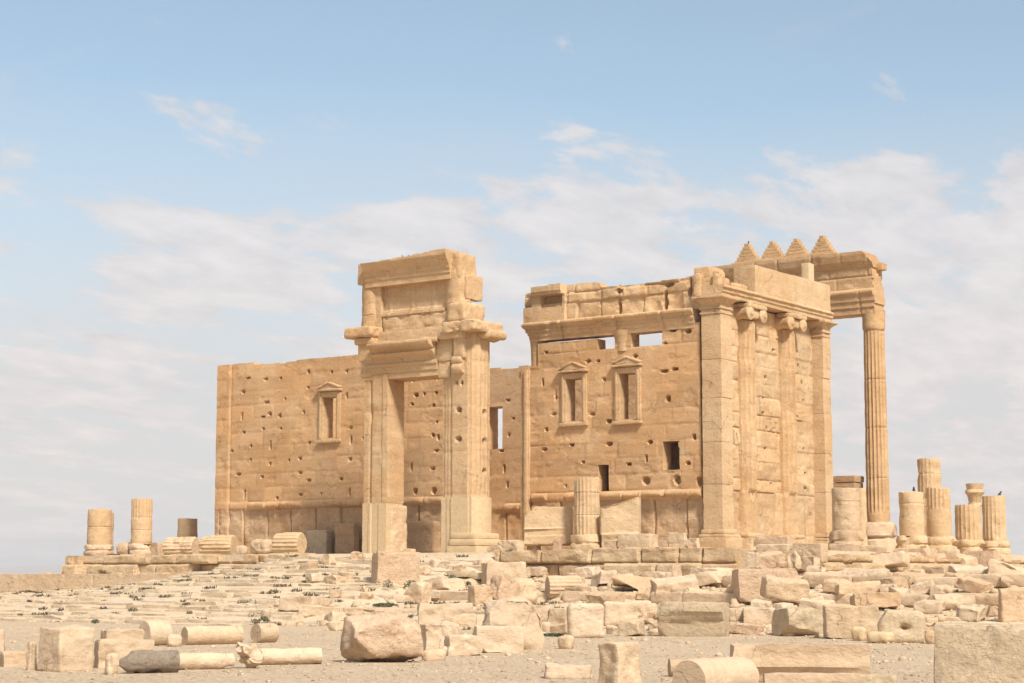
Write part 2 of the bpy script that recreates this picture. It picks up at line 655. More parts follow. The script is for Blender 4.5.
def ashlar(u, v, courses, bw, seed, wid=0.05):
    """block pattern: groove strength, and two random numbers per block"""
    courses = np.asarray(courses, float)
    ci = np.clip(np.searchsorted(courses, v) - 1, 0, len(courses) - 2)
    g = np.zeros_like(u)
    r1 = np.zeros_like(u)
    r2 = np.zeros_like(u)
    dv = np.minimum(np.abs(v - courses[ci]), np.abs(v - courses[ci + 1]))
    rs = np.random.RandomState(seed)
    lo, hi = u.min() - 0.5, u.max() + 3
    for c in range(len(courses) - 1):
        b = [lo - rs.rand() * bw]
        while b[-1] < hi:
            b.append(b[-1] + bw * (0.6 + 0.8 * rs.rand()))
        b = np.array(b)
        rr = rs.rand(len(b) + 1, 2)
        s = ci == c
        if not s.any():
            continue
        bi = np.clip(np.searchsorted(b, u[s]) - 1, 0, len(b) - 2)
        du = np.minimum(np.abs(u[s] - b[bi]), np.abs(u[s] - b[bi + 1]))
        g[s] = np.maximum(np.exp(-(du / wid) ** 2), np.exp(-(dv[s] / wid) ** 2))
        r1[s] = rr[bi, 0]
        r2[s] = rr[bi, 1]
    return g, r1, r2


def boxmask(rects):
    def f(u, v):
        m = np.ones_like(u, bool)
        for (a, b, c, d) in rects:
            m &= ~((u > a) & (u < b) & (v > c) & (v < d))
        return m
    return f


# ------------------------------------------------------------------ the ground
HAZE = 0.00016
PLAT = -0.85          # floor of the temple platform
YF = -9.9             # front edge of the platform


def H(x, y):
    x, y = np.asarray(x, float), np.asarray(y, float)
    P = np.stack([x, y, np.zeros_like(x)], -1)
    n1 = fbm(P * 0.12, 5, 3)
    n2 = fbm(P * 0.55, 15, 4)
    court = -4.35 + 0.05 * n1 + 0.05 * n2 - 0.00002 * np.clip(np.hypot(x, y) - 150, 0, 4000)
    # worn flight of steps in front of the gateway, sinking away to the left
    ztop = np.interp(x, [-75, -60, -50, -36, -29, -23, -5], [-4.3, -3.7, -3.3, -2.75, -1.8, -0.98, -0.98])
    yy = y + 0.9 * fbm(P * np.array([0.10, 0.1, 1]), 21, 2)
    t = np.clip((yy + 31) / (31 + YF), 0, 1)
    zl = -4.35 + (ztop + 4.35) * t
    hstep = 0.19
    s = zl / hstep + 0.55 * fbm(P * np.array([0.22, 0.6, 1]), 41, 3)
    fr = s - np.floor(s)
    sharp = np.clip(0.45 + 0.8 * fbm(P * np.array([0.16, 0.5, 1]), 43, 2), 0.05, 0.95)
    zq = (np.floor(s) + sstep(0.5, 1.0, fr)) * hstep
    crack = np.exp(-((fr - 0.36) / 0.15) ** 2) * np.clip(fbm(P * np.array([0.30, 1.1, 1]), 47, 3) - 0.02, 0, 0.4) * 0.9
    zl2 = zl * (1 - sharp) + zq * sharp - crack * (t > 0.02) * (t < 0.99) + 0.05 * n2
    # rubble-strewn ledges to the right
    yr = y + 0.35 * n1
    zr = np.interp(yr, [-33, -29.5, -28, -27.2, -22, -18.6, -18.15, -13, YF], [-4.36, -4.33, -4.2, -3.75, -3.5, -3.42, -2.98, -2.55, -2.15])
    zr = zr + 0.10 * fbm(P * 0.9, 33, 4) * sstep(-31, -28, y)
    k = sstep(-9.5, -6.0, x + 1.8 * n1 + 0.8 * n2)
    z = zl2 * (1 - k) + zr * k
    z = np.maximum(z, court - 0.03)
    # outside the built area everything falls back to the courtyard
    far = np.maximum(sstep(36, 60, x), sstep(30, 50, y))
    far = np.maximum(far, sstep(-60, -78, x))
    behind = (y > YF)
    z = np.where(behind & (x > 9.3), -2.15 + 0.1 * n2 - 0.03 * (x - 9.6), z)
    z = np.where(behind & (x < -43.2), np.maximum(ztop - 0.02 * (y - YF), -4.35), z)
    z = z * (1 - far) + court * far
    plat = (y > YF + 0.75) & (y < 29) & (x > -42.6) & (x < 9.3)
    z = np.where(plat, PLAT + 0.03 * n2, z)
    return z


def Hs(x, y):
    return float(H(np.array([x]), np.array([y]))[0])


def ground_at(px, py):
    """where the line of sight of a pixel meets the ground"""
    d = ray(px, py)
    ts = np.linspace(20, 150, 2600)
    P = CAM + ts[:, None] * d
    h = H(P[:, 0], P[:, 1])
    below = P[:, 2] < h
    i = int(np.argmax(below)) if below.any() else len(ts) - 1
    return P[i], ts[i]


def geom(a, b, first, k=1.35):
    out, s, p = [], first, a
    sg = 1 if b > a else -1
    while abs(p - a) < abs(b - a):
        p = p + sg * s
        out.append(p)
        s *= k
    return out


xs = np.array(sorted(geom(-62, -9000, 2)) + list(np.arange(-62, -46, 0.5)) + list(np.arange(-46, 31, 0.22)) + list(np.arange(31, 62, 1.0)) + geom(62, 9000, 2))
ys = np.array(sorted(geom(-100, -4000, 4)) + list(np.arange(-100, -64, 1.0)) + list(np.arange(-64, -33, 0.4)) + list(np.arange(-33, -8.5, 0.11)) + list(np.arange(-8.5, 34, 1.0)) + geom(34, 9000, 2))
gx, gy = np.meshgrid(xs, ys, indexing='ij')
gz = H(gx, gy)
idx = np.arange(gx.size).reshape(gx.shape)
gq = np.stack([idx[:-1, :-1], idx[1:, :-1], idx[1:, 1:], idx[:-1, 1:]], -1).reshape(-1, 4)
o = mk('ground', np.stack([gx, gy, gz], -1).reshape(-1, 3), [gq], M_GROUND, org=(0, 0, 0), sharp=0.6)
o.data.materials.append(M_STAIR)
fx, fy = gx.ravel()[gq].mean(1), gy.ravel()[gq].mean(1)
fz = gz.ravel()[gq].mean(1)
fn_ = fbm(np.stack([fx * .35, fy * .35, 0 * fx], -1), 61, 4)
msk = (fz > -4.22 + 0.14 * fn_) & (fy > -31) & (fy < 40) & (fx > -62) & (fx < 40)
o.data.polygons.foreach_set('material_index', msk.astype(np.int32))
o['kind'] = 'structure'

# worn slabs of the stair flight, one structure
SV, SF, sn = [], [], 0
rs0 = np.random.RandomState(77)
for k in range(19):
    y0 = -30.2 + k * 1.06
    x = -62.0 + 2 * rs0.rand()
    while x < -7.5:
        ln = 0.9 + 2.2 * rs0.rand() ** 1.2
        if rs0.rand() < 0.94:
            p, Q = blockmesh((ln, 1.25, .34), 5000 + sn, rough=.05, rnd=.05, res=.22, wob=.05, maxn=14)
            yy_ = y0 + .14 * rs0.normal()
            zt = Hs(x + ln / 2, yy_ + .55)
            if zt > -4.27 and Hs(x + ln / 2, yy_ - .7) < zt + .05:
                p = p @ rotm(rs0.normal() * .13, rs0.normal() * .02, rs0.normal() * .012).T
                SV.append(p + np.array([x + ln / 2, yy_, zt - .22 + .028 * rs0.normal()]))
                SF.append(Q + sn)
                sn += len(p)
        x += ln + .03 + .25 * rs0.rand() ** 4
o = mk('steps', np.concatenate(SV), [np.concatenate(SF)], M_STAIR, org=(-25, -20, -4))
o['kind'] = 'structure'

# air between the eye and the horizon
hz_m = bpy.data.materials.new('haze_air')
hz_m.use_nodes = True
hn = hz_m.node_tree
hn.nodes.clear()
ho = hn.nodes.new('ShaderNodeOutputMaterial')
hp = hn.nodes.new('ShaderNodeVolumePrincipled')
hp.inputs['Color'].default_value = (0.93, 0.93, 0.95, 1)
hp.inputs['Density'].default_value = HAZE
hn.links.new(hp.outputs[0], ho.inputs['Volume'])
gb_ = max(abs(float(xs.min())), float(xs.max()), abs(float(ys.min())), float(ys.max())) + 200
zlo, zhi = float(gz.min()) - 2, 75.0
p, Q = boxverts((1, 1, 1))
o = mk('haze', p * np.array([gb_, gb_, (zhi - zlo) / 2]) + np.array([0, 0, (zhi + zlo) / 2]), [Q], hz_m, smooth=False, org=(0, 0, zlo))
o['kind'] = 'stuff'

# far hills beyond the plain
hx = np.linspace(-7500, 2500, 160)
hv = []
for t in range(9):
    f = t / 8
    yy = 5200 + 1400 * f + 0 * hx
    rdg = 46 + 30 * fbm(np.stack([hx * 0.0011, 0 * hx, 0 * hx], -1), 3, 4) + 16 * fbm(np.stack([hx * 0.006, 0 * hx, 0 * hx], -1), 4, 3)
    hv.append(np.stack([hx, yy, -14 + np.clip(rdg, 6, 99) * math.sin(f * math.pi)], -1))
hv = np.array(hv)
hi = np.arange(hv.shape[0] * hv.shape[1]).reshape(hv.shape[:2])
hq = np.stack([hi[:-1, :-1], hi[:-1, 1:], hi[1:, 1:], hi[1:, :-1]], -1).reshape(-1, 4)
o = mk('hills', hv.reshape(-1, 3), [hq], M_HILL, org=(-2500, 6000, -14))
o['kind'] = 'structure'


class MB:
    """collects pieces that form one part"""

    def __init__(self):
        self.V, self.F, self.n = [], {}, 0

    def add(self, V, faces):
        for f in faces:
            f = np.asarray(f)
            self.F.setdefault(f.shape[1], []).append(f + self.n)
        self.V.append(np.asarray(V, float))
        self.n += len(V)
        return self

    def box(self, lo, hi, seed=0, **k):
        lo, hi = np.asarray(lo, float), np.asarray(hi, float)
        k.setdefault('rough', 0.02)
        k.setdefault('rnd', 0.03)
        k.setdefault('res', 0.14)
        p, Q = blockmesh(hi - lo, seed, **k)
        return self.add(p + (lo + hi) / 2, [Q])

    def build(self, name, mat, parent=None, **k):
        return mk(name, np.concatenate(self.V), [np.concatenate(f) for f in self.F.values()], mat, parent, **k)


X_, Y_, mX, mY = (1, 0, 0), (0, 1, 0), (-1, 0, 0), (0, -1, 0)

# ================================================================== the temple hall
hall = thing('temple_hall', 'large roofless stone hall with gabled windows and two half columns on its sunlit end', 'temple', (-20, 7, PLAT))


def wx(px, py):
    return at(px, py, 1, 0)[0]


def wz(px, py):
    return at(px, py, 1, 0)[2]


def win_rect(x0, x1, y0, y1):
    xm, ym = (x0 + x1) / 2, (y0 + y1) / 2
    return (wx(x0, ym), wx(x1, ym), wz(xm, y1), wz(xm, y0))


WA = win_rect(323.5, 337, 397, 438)
WB = win_rect(566.5, 582.5, 378.5, 421)
WC = win_rect(620, 636.5, 373, 419)


def window(rect, seed):
    a, b, c, d = rect
    m = MB()
    fw = 0.34
    for s, (x0, x1) in enumerate(((a - fw, a + 0.02), (b - 0.02, b + fw))):
        m.box((x0, -0.14, c - 0.1), (x1, 0.5, d + 0.32), seed + s, rnd=0.05, rough=0.03)
        xi = (x0 + 0.09, x0 + 0.24) if s == 0 else (x1 - 0.24, x1 - 0.09)
        m.box((xi[0], -0.19, c - 0.05), (xi[1], 0.3, d + 0.28), seed + s + 5, rnd=0.04)
    m.box((a - fw, -0.15, d - 0.02), (b + fw, 0.5, d + 0.33), seed + 3, rnd=0.05, rough=0.03)
    wdw = m.build('window', M_CARVED, hall)
    m = MB()
    m.box((a - 0.45, -0.36, d + 0.36), (b + 0.45, 0.3, d + 0.52), seed + 11, rnd=0.07, rough=0.07)

    def gable(p, half):
        t = (p[:, 2] / half[2] + 1) / 2
        p[:, 2] = -half[2] + (p[:, 2] + half[2]) * np.clip(1.0 - np.abs(p[:, 0]) / half[0], 0.10, 1)
        return p
    p, Q = blockmesh((b - a + 0.8, 0.5, 0.44), seed + 12, rnd=0.02, rough=0.03, res=0.1, shape=gable)
    m.add(p + np.array([(a + b) / 2, -0.04, d + 0.52 + 0.22]), [Q])
    # raking cornice
    for sg in (-1, 1):
        L_ = math.hypot((b - a) / 2 + 0.42, 0.36)
        p, Q = blockmesh((L_, 0.42, 0.15), seed + 14 + sg, rnd=0.06, rough=0.07, res=0.1)
        ang = -sg * math.atan2(0.36, (b - a) / 2 + 0.42)
        p = p @ rotm(0, 0, -ang).T
        m.add(p + np.array([(a + b) / 2 + sg * ((b - a) / 4 + 0.21), -0.14, d + 0.52 + 0.24]), [Q])
    o = m.build('pediment', M_CARVED, wdw)
    m = MB()
    m.box((a - fw - 0.08, -0.24, c - 0.32), (b + fw + 0.08, 0.4, c - 0.08), seed + 20, rnd=0.06, rough=0.04)
    m.build('sill', M_CARVED, wdw)


CRS = [-1.2, 0.1, 2.28, 2.8, 3.75, 4.7, 5.65, 6.55, 7.5, 8.4, 9.35, 10.3, 11.2, 12.2, 13.4]


def block_tone(seed, courses=CRS, bw=2.3, amp=0.22, joint=0.16, jw=0.05):
    """each block of the wall has its own shade of stone, and darker joints"""
    def f(u, v):
        g, r1, r2 = ashlar(u, v, courses, bw, seed, jw)
        worn = np.clip(0.35 + 1.6 * fbm(p2(u, v, 0.4, 6.1), seed + 31, 3), 0, 1)
        return (r2 - 0.5) * amp - joint * g * worn
    return f


def wall_relief(seed, holes, u0, u1, pits=(), dado=True, courses=None, rough=0.014, groove=0.03):
    hf = holes_fn(holes, seed)
    courses = courses or [-1.2, 0.1, 2.28, 2.8, 3.75, 4.7, 5.65, 6.55, 7.5, 8.4, 9.35, 10.3, 11.2, 12.2, 13.4]

    def f(u, v):
        g, r1, r2 = ashlar(u, v, courses, 2.3, seed, 0.06)
        faint = np.clip(0.5 + 1.3 * fbm(p2(u, v, 0.35, 3.3), seed + 1, 3), 0, 1)
        d = -groove * g * faint + (r1 - 0.5) * 0.03
        d = d + rough * fbm(p2(u, v, 1.1, 0.7), seed + 2, 4)
        # spalled shallow patches
        d = d - 0.03 * sstep(0.30, 0.36, fbm(p2(u, v * 1.6, 0.9, 5.1), seed + 8, 4))
        d = d - hf(u, v)
        if dado:
            bb = 1.75
            cid = np.floor(u / bb + 0.23 * np.sin(u * 1.1))
            rr = hash3(cid.astype(np.int64), 0 * cid.astype(np.int64), 0 * cid.astype(np.int64), seed + 4)
            ed = np.abs(u / bb + 0.23 * np.sin(u * 1.1) - cid - 0.5)
            worn = fbm(p2(u, v, 1.3, 9.9), seed + 6, 3)
            hh = 0.26 - 0.05 * rr - 0.05 * worn
            prof = np.clip(1 - ((v - 2.54) / hh) ** 2, 0, 1) ** 0.5
            amt = (0.20 + 0.16 * rr) * (0.9 + 0.5 * worn) * sstep(0.5, 0.42, ed)
            amt = np.where(rr < 0.13, 0.05, amt)
            amt = amt * sstep(u0 + 1.25, u0 + 1.35, u)
            d = d + prof * amt
            low = sstep(2.32, 2.2, v)
            oid = np.floor(u / 2.15 + 0.17)
            oe = np.abs(u / 2.15 + 0.17 - oid - 0.5)
            orr = hash3(oid.astype(np.int64), 0 * oid.astype(np.int64), 0 * oid.astype(np.int64), seed + 14)
            d = d + low * (-0.10 + (orr - 0.5) * 0.16 - 0.16 * sstep(0.46, 0.495, oe) + 0.13 * fbm(p2(u, v, 1.7, 2.1), seed + 12, 4))
        for (a, b, c, e, dep) in pits:
            nz = 0.12 * vn(p2(u, v, 4.0, 1.5), seed + 21)
            ins = sstep(0.06, -0.04, np.maximum(np.abs(u - (a + b) / 2) - (b - a) / 2, np.abs(v - (c + e) / 2) - (e - c) / 2) + nz)
            d = d * (1 - ins) - dep * ins
        return d
    return f


rs = np.random.RandomState(5)


def random_holes(u0, u1, rows, per_m, avoid, seed, taken=()):
    r = np.random.RandomState(seed)
    out = []
    for z in rows:
        n = max(1, int((u1 - u0) * per_m))
        for k in range(n):
            u = u0 + (k + 0.15 + 0.7 * r.rand()) * (u1 - u0) / n
            if r.rand() < 0.22:
                continue
            v = z + r.normal() * 0.10
            if any(a - 0.6 < u < b + 0.6 and c - 0.6 < v < d + 1.2 for a, b, c, d in avoid):
                continue
            if any(math.hypot(u - q[0], v - q[1]) < 0.75 for q in out + list(taken)):
                continue
            t = r.rand()
            if t < 0.55:
                out.append((u, v, 0.075 + 0.05 * r.rand(), 0.07 + 0.04 * r.rand(), 0.3))
            elif t < 0.8:
                out.append((u, v, 0.15 + 0.07 * r.rand(), 0.07 + 0.03 * r.rand(), 0.26))
            else:
                out.append((u, v + 0.1, 0.075, 0.2 + 0.1 * r.rand(), 0.28))
    return out


# ---- left stretch of the long wall
XL, XD0, XD1 = -39.5, -17.4, -13.45
topL = [wz(218, 365), wz(290, 361), wz(357, 355)]
hl = []
for px, py, ww, hh in ((416, 395, .22, .14), (424, 394, .12, .12), (436, 393, .12, .12), (415, 491, .2, .26), (434, 491, .22, .28), (412, 404, .18, .1), (438, 437, .14, .22), (433, 435, .12, .14),
                       (244, 432, .2, .1), (263, 417, .24, .08), (270, 414, .2, .14), (248, 378, .24, .08), (309, 480, .2, .12), (341, 479, .14, .14), (350, 459, .14, .18), (266, 379, .2, .1), (232, 451, .12, .12)):
    P = at(px, py, 1, 0)
    hl.append((P[0], P[2], ww * .75, hh * .75, 0.35))
hl += random_holes(-37.8, -18, [3.2, 4.55, 5.6, 6.6, 7.5, 8.5, 9.4, 10.3, 11.2], 0.58, [WA], 3, list(hl))
base_f = wall_relief(31, hl, XL, XD0)


def left_relief(u, v):
    d = base_f(u, v)
    d = d + 0.07 * sstep(-38.25, -38.3, u) - 0.05 * np.exp(-((u + 38.25) / 0.06) ** 2)
    return d


def left_mask(u, v):
    top = np.interp(u, [XL, -33, XD0], topL) + 0.04 * fbm(p2(u, 0 * u, 1.1), 9, 3)
    bi = np.floor(u / 1.9)
    top = top - 0.10 * (hash3(bi.astype(np.int64), 0 * bi.astype(np.int64), 0 * bi.astype(np.int64), 6) > 0.7)
    return (v < top) & boxmask([WA])(u, v)


def insert(arr, *vals):
    return np.array(sorted(set(np.round(np.concatenate([arr, vals]), 4))))


lw = panel('long_wall', M_WALL, (0, 0, 0), X_, mY, insert(lines(XL, XD0, 0.085), WA[0], WA[1]), insert(lines(PLAT - 0.1, 12.5, 0.085), WA[2], WA[3]),
      left_relief, left_mask, 0.95, hall, seed=3, tone=block_tone(31))


def low_stone(o):
    o.data.materials.append(M_ORTHO)
    me = o.data
    n = len(me.polygons)
    c = np.empty(n * 3, np.float32)
    me.polygons.foreach_get('center', c)
    me.polygons.foreach_set('material_index', (c.reshape(-1, 3)[:, 2] + ORG[o.name][2] < 2.29).astype(np.int32))


low_stone(lw)
window(WA, 60)

# ---- right stretch of the long wall
G1 = (wx(597, 343), wx(615, 343), wz(606, 349), wz(606, 333))
G2 = (wx(631, 340), wx(662, 338), wz(646, 346), wz(646, 330))
hr = []
for px, py, ww, hh in ((668, 398, .2, .2), (664, 371, .36, .12), (675, 369, .28, .12), (673, 330, .3, .12), (688, 331, .26, .14), (665, 343, .16, .08), (588, 361, .2, .12), (598, 361, .2, .09), (668, 399, .22, .2),
                       (609, 421, .22, .16), (609, 444, .24, .14), (650, 442, .2, .16), (629, 464, .22, .12), (646, 481, .34, .3), (677, 480, .3, .36), (700, 481, .28, .36), (694, 437, .14, .22), (688, 463, .2, .14), (572, 445, .2, .12), (635, 356, .2, .1)):
    P = at(px, py, 1, 0)
    hr.append((P[0], P[2], ww * .75, hh * .75, 0.4))
hr += random_holes(-12.8, -1.7, [3.2, 4.6, 5.6, 6.6, 7.5, 8.5, 9.4, 10.4, 11.2], 0.40, [WB, WC], 8, list(hr))
PT = [(wx(662.5, 455), wx(679, 455), wz(671, 470), wz(671, 441)), (wx(597.5, 478), wx(609, 478), wz(603, 491), wz(603, 464.5))]
rf0 = wall_relief(77, hr, XD1 - 1, -1.5)


def right_relief(u, v):
    return rf0(u, v) - 0.12 * np.exp(-((u + 1.32) / 0.07) ** 2) * (v > 2.2)


def ragged(u, v):
    nz = 0.05 * vn(p2(u, v, 3.0, 1.5), 21)
    m_ = np.ones_like(u, bool)
    for (a, b, c, e) in PT:
        m_ &= ~(np.maximum(np.abs(u - (a + b) / 2) - (b - a) / 2, np.abs(v - (c + e) / 2) - (e - c) / 2) + nz < 0)
    return m_


def right_mask(u, v):
    top = np.where(u < wx(545, 345), wz(542, 344), np.where(u < wx(597, 340), wz(570, 341.5), 20))
    top = np.where(u < wx(538, 345), wz(531, 366), top)
    return (v < top + 0.05 * fbm(p2(u, v, 1.6), 4, 2)) & boxmask([WB, WC, G1, G2])(u, v) & ragged(u, v)


lw = panel('long_wall', M_WALL, (0, 0, 0), X_, mY, insert(lines(XD1, -1.45, 0.075), WB[0], WB[1], WC[0], WC[1], G1[0], G1[1], G2[0], G2[1]),
      insert(lines(PLAT - 0.1, 12.3, 0.075), WB[2], WB[3], WC[2], WC[3], G1[2], G1[3], G2[2]), right_relief, right_mask, 0.95, hall, seed=13, tone=block_tone(77))
low_stone(lw)
for (a, b, c, e) in PT:                             # dark hollows behind the two openings
    panel('recess', M_WALL, (0, .94, 0), X_, mY, lines(a - .9, b + .6, .09), lines(c - .5, e + .5, .09),
          lambda u, v, a=a, b=b, c=c, e=e: -1.5 * ((u > a - .5) & (u < b + .1) & (v > c - .1) & (v < e + .1)), None, 1.8, hall, seed=17)
window(WB, 90)
window(WC, 120)

# round drum carrying the cornice between the two upper gaps, and at the broken left end
V, F = lathemesh([(0, .62), (.15, .6), (.5, .6), (1.0, .72), (1.25, .78)], 40, seed=4, rough=0.06)
mk('drum', V + np.array([wx(623, 340) - .1, 0.5, G1[2] - 0.2]), F, M_CARVED, hall)
V, F = lathemesh([(0, .52), (.3, .5), (1.3, .5), (1.7, .6), (2.1, .66)], 40, seed=9, rough=0.08, chips=0.12)
mk('drum', V + np.array([wx(533.5, 350), 0.6, wz(531, 366) - 0.15]), F, M_CARVED, hall)
# door jamb at the wall's broken left end
m = MB()
m.box((-13.95, -0.12, PLAT), (-13.3, 2.1, wz(531, 367)), 5, rough=0.05, rnd=0.07)
m.box((-13.62, -0.26, 0.0), (-13.36, 0.6, wz(531, 370)), 6, rough=0.05, rnd=0.06)
m.box((-14.2, 0.0, wz(531, 378)), (-13.5, 1.5, wz(531, 369)), 7, rough=0.08, rnd=0.1)
m.build('door_jamb', M_CARVED, hall)

# ---- cornice of the right stretch
XE0 = wx(521, 318) + 0.3
prof = np.array([(12.02, .04), (12.26, .05), (12.28, .12), (12.50, .13), (12.52, .20), (12.64, .26), (12.68, .18), (12.78, .22), (12.90, .36), (12.94, .46), (13.05, .48), (13.1, .44), (13.16, .3)])


def ent_relief(u, v):
    d = np.interp(v, prof[:, 0], prof[:, 1])
    wr = fbm(p2(u, v * 0.5, 0.7, 4), 52, 4)
    d = d * np.clip(1.0 - 0.9 * np.clip(wr - 0.05, 0, 1), 0.2, 1.0) + 0.03 * fbm(p2(u, v, 1.8), 53, 3)
    jj = np.array([wx(p, 310) for p in (563, 618, 664)])
    dj = np.min(np.abs(u[..., None] - jj), -1)
    return d - 0.14 * np.exp(-(dj / 0.06) ** 2)


def ent_mask(u, v):
    l = XE0 + np.interp(v, [12, 12.3, 12.6, 12.9, 13.15], [.55, .35, .2, .0, .1]) + 0.1 * fbm(p2(v, v, 2.0), 3, 2)
    return u > l


panel('cornice', M_CARVED, (0, 0, 0), X_, mY, lines(XE0, -1.75, 0.09), insert(lines(12.02, 13.16, 0.05), 12.27, 12.29, 12.51, 12.53, 12.91, 12.95), ent_relief, ent_mask, 0.98, hall, seed=21, tone=block_tone(71, [12, 12.51, 13.2], 2.2))

# ---- broken upper course standing on the cornice
tops = [(523, 294), (532, 292), (533, 288), (562, 284), (566, 285), (571, 284), (597, 281.5), (600, 287.5), (640, 283), (660, 280.5), (690, 276), (693, 274), (704, 271)]
TU = [wx(*t) for t in tops]
TV = [wz(*t) for t in tops]
hu = [(wx(618, 305), 13.6, .12, .5, .5), (wx(664, 303), 13.7, .14, .6, .5), (wx(618, 291), 14.6, .2, .14, .4), (wx(667, 284), 14.7, .3, .14, .35), (wx(689, 300), 14.4, .13, .5, .5)]
hfu = holes_fn(hu, 15)


def up_relief(u, v):
    g, r1, r2 = ashlar(u, v, [13.0, 14.2, 14.8, 15.8], 2.2, 71, 0.05)
    d = -0.09 * g + (r1 - 0.5) * 0.26 + 0.10 * fbm(p2(u, v, 1.6), 72, 4) - .25 * np.clip(fbm(p2(u, v, .8), 73, 3) - .15, 0, 1) - hfu(u, v)
    # framed niche at the left
    a, b = wx(541, 300), wx(562, 297)
    c, e = 14.05, 14.78
    ins = (u > a) & (u < b) & (v > c) & (v < e)
    d = np.where((u > a - .75) & (u < b + .2), 0.1, d)
    d = np.where(ins, -0.45, d)
    d = np.where((u > a - .55) & (u < b + .12) & (v >= e), 0.34 + 0.1 * (v > e + .16), d)
    d = np.where((u > a) & (u < b) & (v > c) & (v < c + .28), -0.1, d)
    return d


panel('upper_course', M_CARVED, (0, 0.1, 0), X_, mY, lines(wx(523, 300), wx(701, 285), 0.08), lines(13.1, 15.9, 0.065), up_relief,
      lambda u, v: v < np.interp(u, TU, TV) + 0.05 * fbm(p2(u, 0 * u, 2.0), 8, 2), 0.9, hall, seed=31, tone=block_tone(71, [13.0, 14.2, 14.8, 15.8], 2.2, .3, .2))

# ---- corner piers of the end wall
ch = dict(rough=0.03, rnd=0.04, res=0.16, maxn=70)
YB = 13.95


def pier(lo, hi, seed, cap_lo, cap_hi, ztop):
    m = MB()
    zs = [0.45, 3.0, 5.4, 7.9, 10.1, lo[2] * 0 + 12.72]
    for k in range(5):
        jx = (hash3(np.array(k), np.array(seed), np.array(1), 3) - 0.5) * 0.04
        m.box((lo[0] + jx * 0.3, lo[1] + jx * 0.3, zs[k]), (hi[0] + jx, hi[1] + jx * 0.5, zs[k + 1]), seed + k, rough=0.025, rnd=0.03, res=0.2, maxn=30)
    p_ = m.build('corner_pier', M_SOUTH, hall)
    m = MB()
    for (z0, z1, e) in ((PLAT, 0.02, 0.34), (0.0, 0.2, 0.22), (0.2, 0.47, 0.12)):
        m.box((lo[0] - e, lo[1] - e, z0), (hi[0] + e, hi[1] + e, z1), seed + 20, rough=0.04, rnd=0.06)
    m.build('base', M_SOUTH, p_)
    m = MB()
    for (z0, z1, e) in ((12.70, 12.82, 0.06), (12.8, 12.98, 0.01), (12.97, 13.08, 0.08), (13.05, 13.18, 0.05)):
        m.box((lo[0] - e, lo[1] - e, z0), (hi[0] + e, hi[1] + e, z1), seed + 30, rough=0.03, rnd=0.03)

    def flare(p, half):
        t = (p[:, 2] / half[2] + 1) / 2
        k = 0.36 * t ** 2.2
        p[:, 0] += np.sign(p[:, 0]) * k * np.minimum(1, np.abs(p[:, 0]) / half[0] * 1.2)
        p[:, 1] += np.sign(p[:, 1]) * k * np.minimum(1, np.abs(p[:, 1]) / half[1] * 1.2)
        return p
    q, Q = blockmesh((hi[0] - lo[0], hi[1] - lo[1], 0.42), seed + 31, rough=0.03, rnd=0.02, res=0.1, shape=flare)
    m.add(q + np.array([(lo[0] + hi[0]) / 2, (lo[1] + hi[1]) / 2, 13.16 + 0.21]), [Q])
    m.box((lo[0] - .40, lo[1] - .40, 13.56), (hi[0] + .40, hi[1] + .40, 13.74), seed + 33, rough=0.05, rnd=0.05)
    m.build('capital', M_SOUTH, p_)


pier((-1.26, -0.16, 0), (0.0, 1.15, 0), 200, 0, 0, 0)
pier((-1.6, YB - 1.05, 0), (0.0, YB + 0.05, 0), 240, 0, 0, 0)

# ---- end wall between the piers
XS = -0.75
hs_ = random_holes(1.4, YB - 1.4, [3.3, 4.4, 5.5, 6.4, 7.6, 8.6, 9.6, 10.7, 11.6], 0.5, [], 19)
sf0 = holes_fn(hs_, 44)


def south_relief(u, v):
    g, r1, r2 = ashlar(u, v, [-1.2, 0.2, 2.75, 3.45, 4.5, 5.4, 6.4, 7.3, 8.4, 9.2, 10.2, 11.1, 12.1, 13.8], 1.9, 45, 0.045)
    d = -0.075 * g * np.clip(0.6 + 1.2 * fbm(p2(u, v, 0.5), 46, 3), 0, 1) + (r1 - 0.5) * 0.10
    d = d + 0.06 * fbm(p2(u, v * 1.5, 1.2), 47, 4) - 0.045 * sstep(0.22, 0.30, fbm(p2(u, v * 1.6, 0.9, 4), 48, 4)) - sf0(u, v)
    d = d + np.where(v < 2.75, 0.12 * (r2 - 0.3), 0)
    return d


panel('end_wall', M_SOUTH, (XS, 0, 0), Y_, X_, lines(.9, YB - .8, 0.07), lines(PLAT - .1, 13.6, 0.075), south_relief, None, 1.4, hall, seed=51, tone=block_tone(45, [-1.2, 0.2, 2.75, 3.45, 4.5, 5.4, 6.4, 7.3, 8.4, 9.2, 10.2, 11.1, 12.1, 13.8], 1.9, .26, .25, .05))

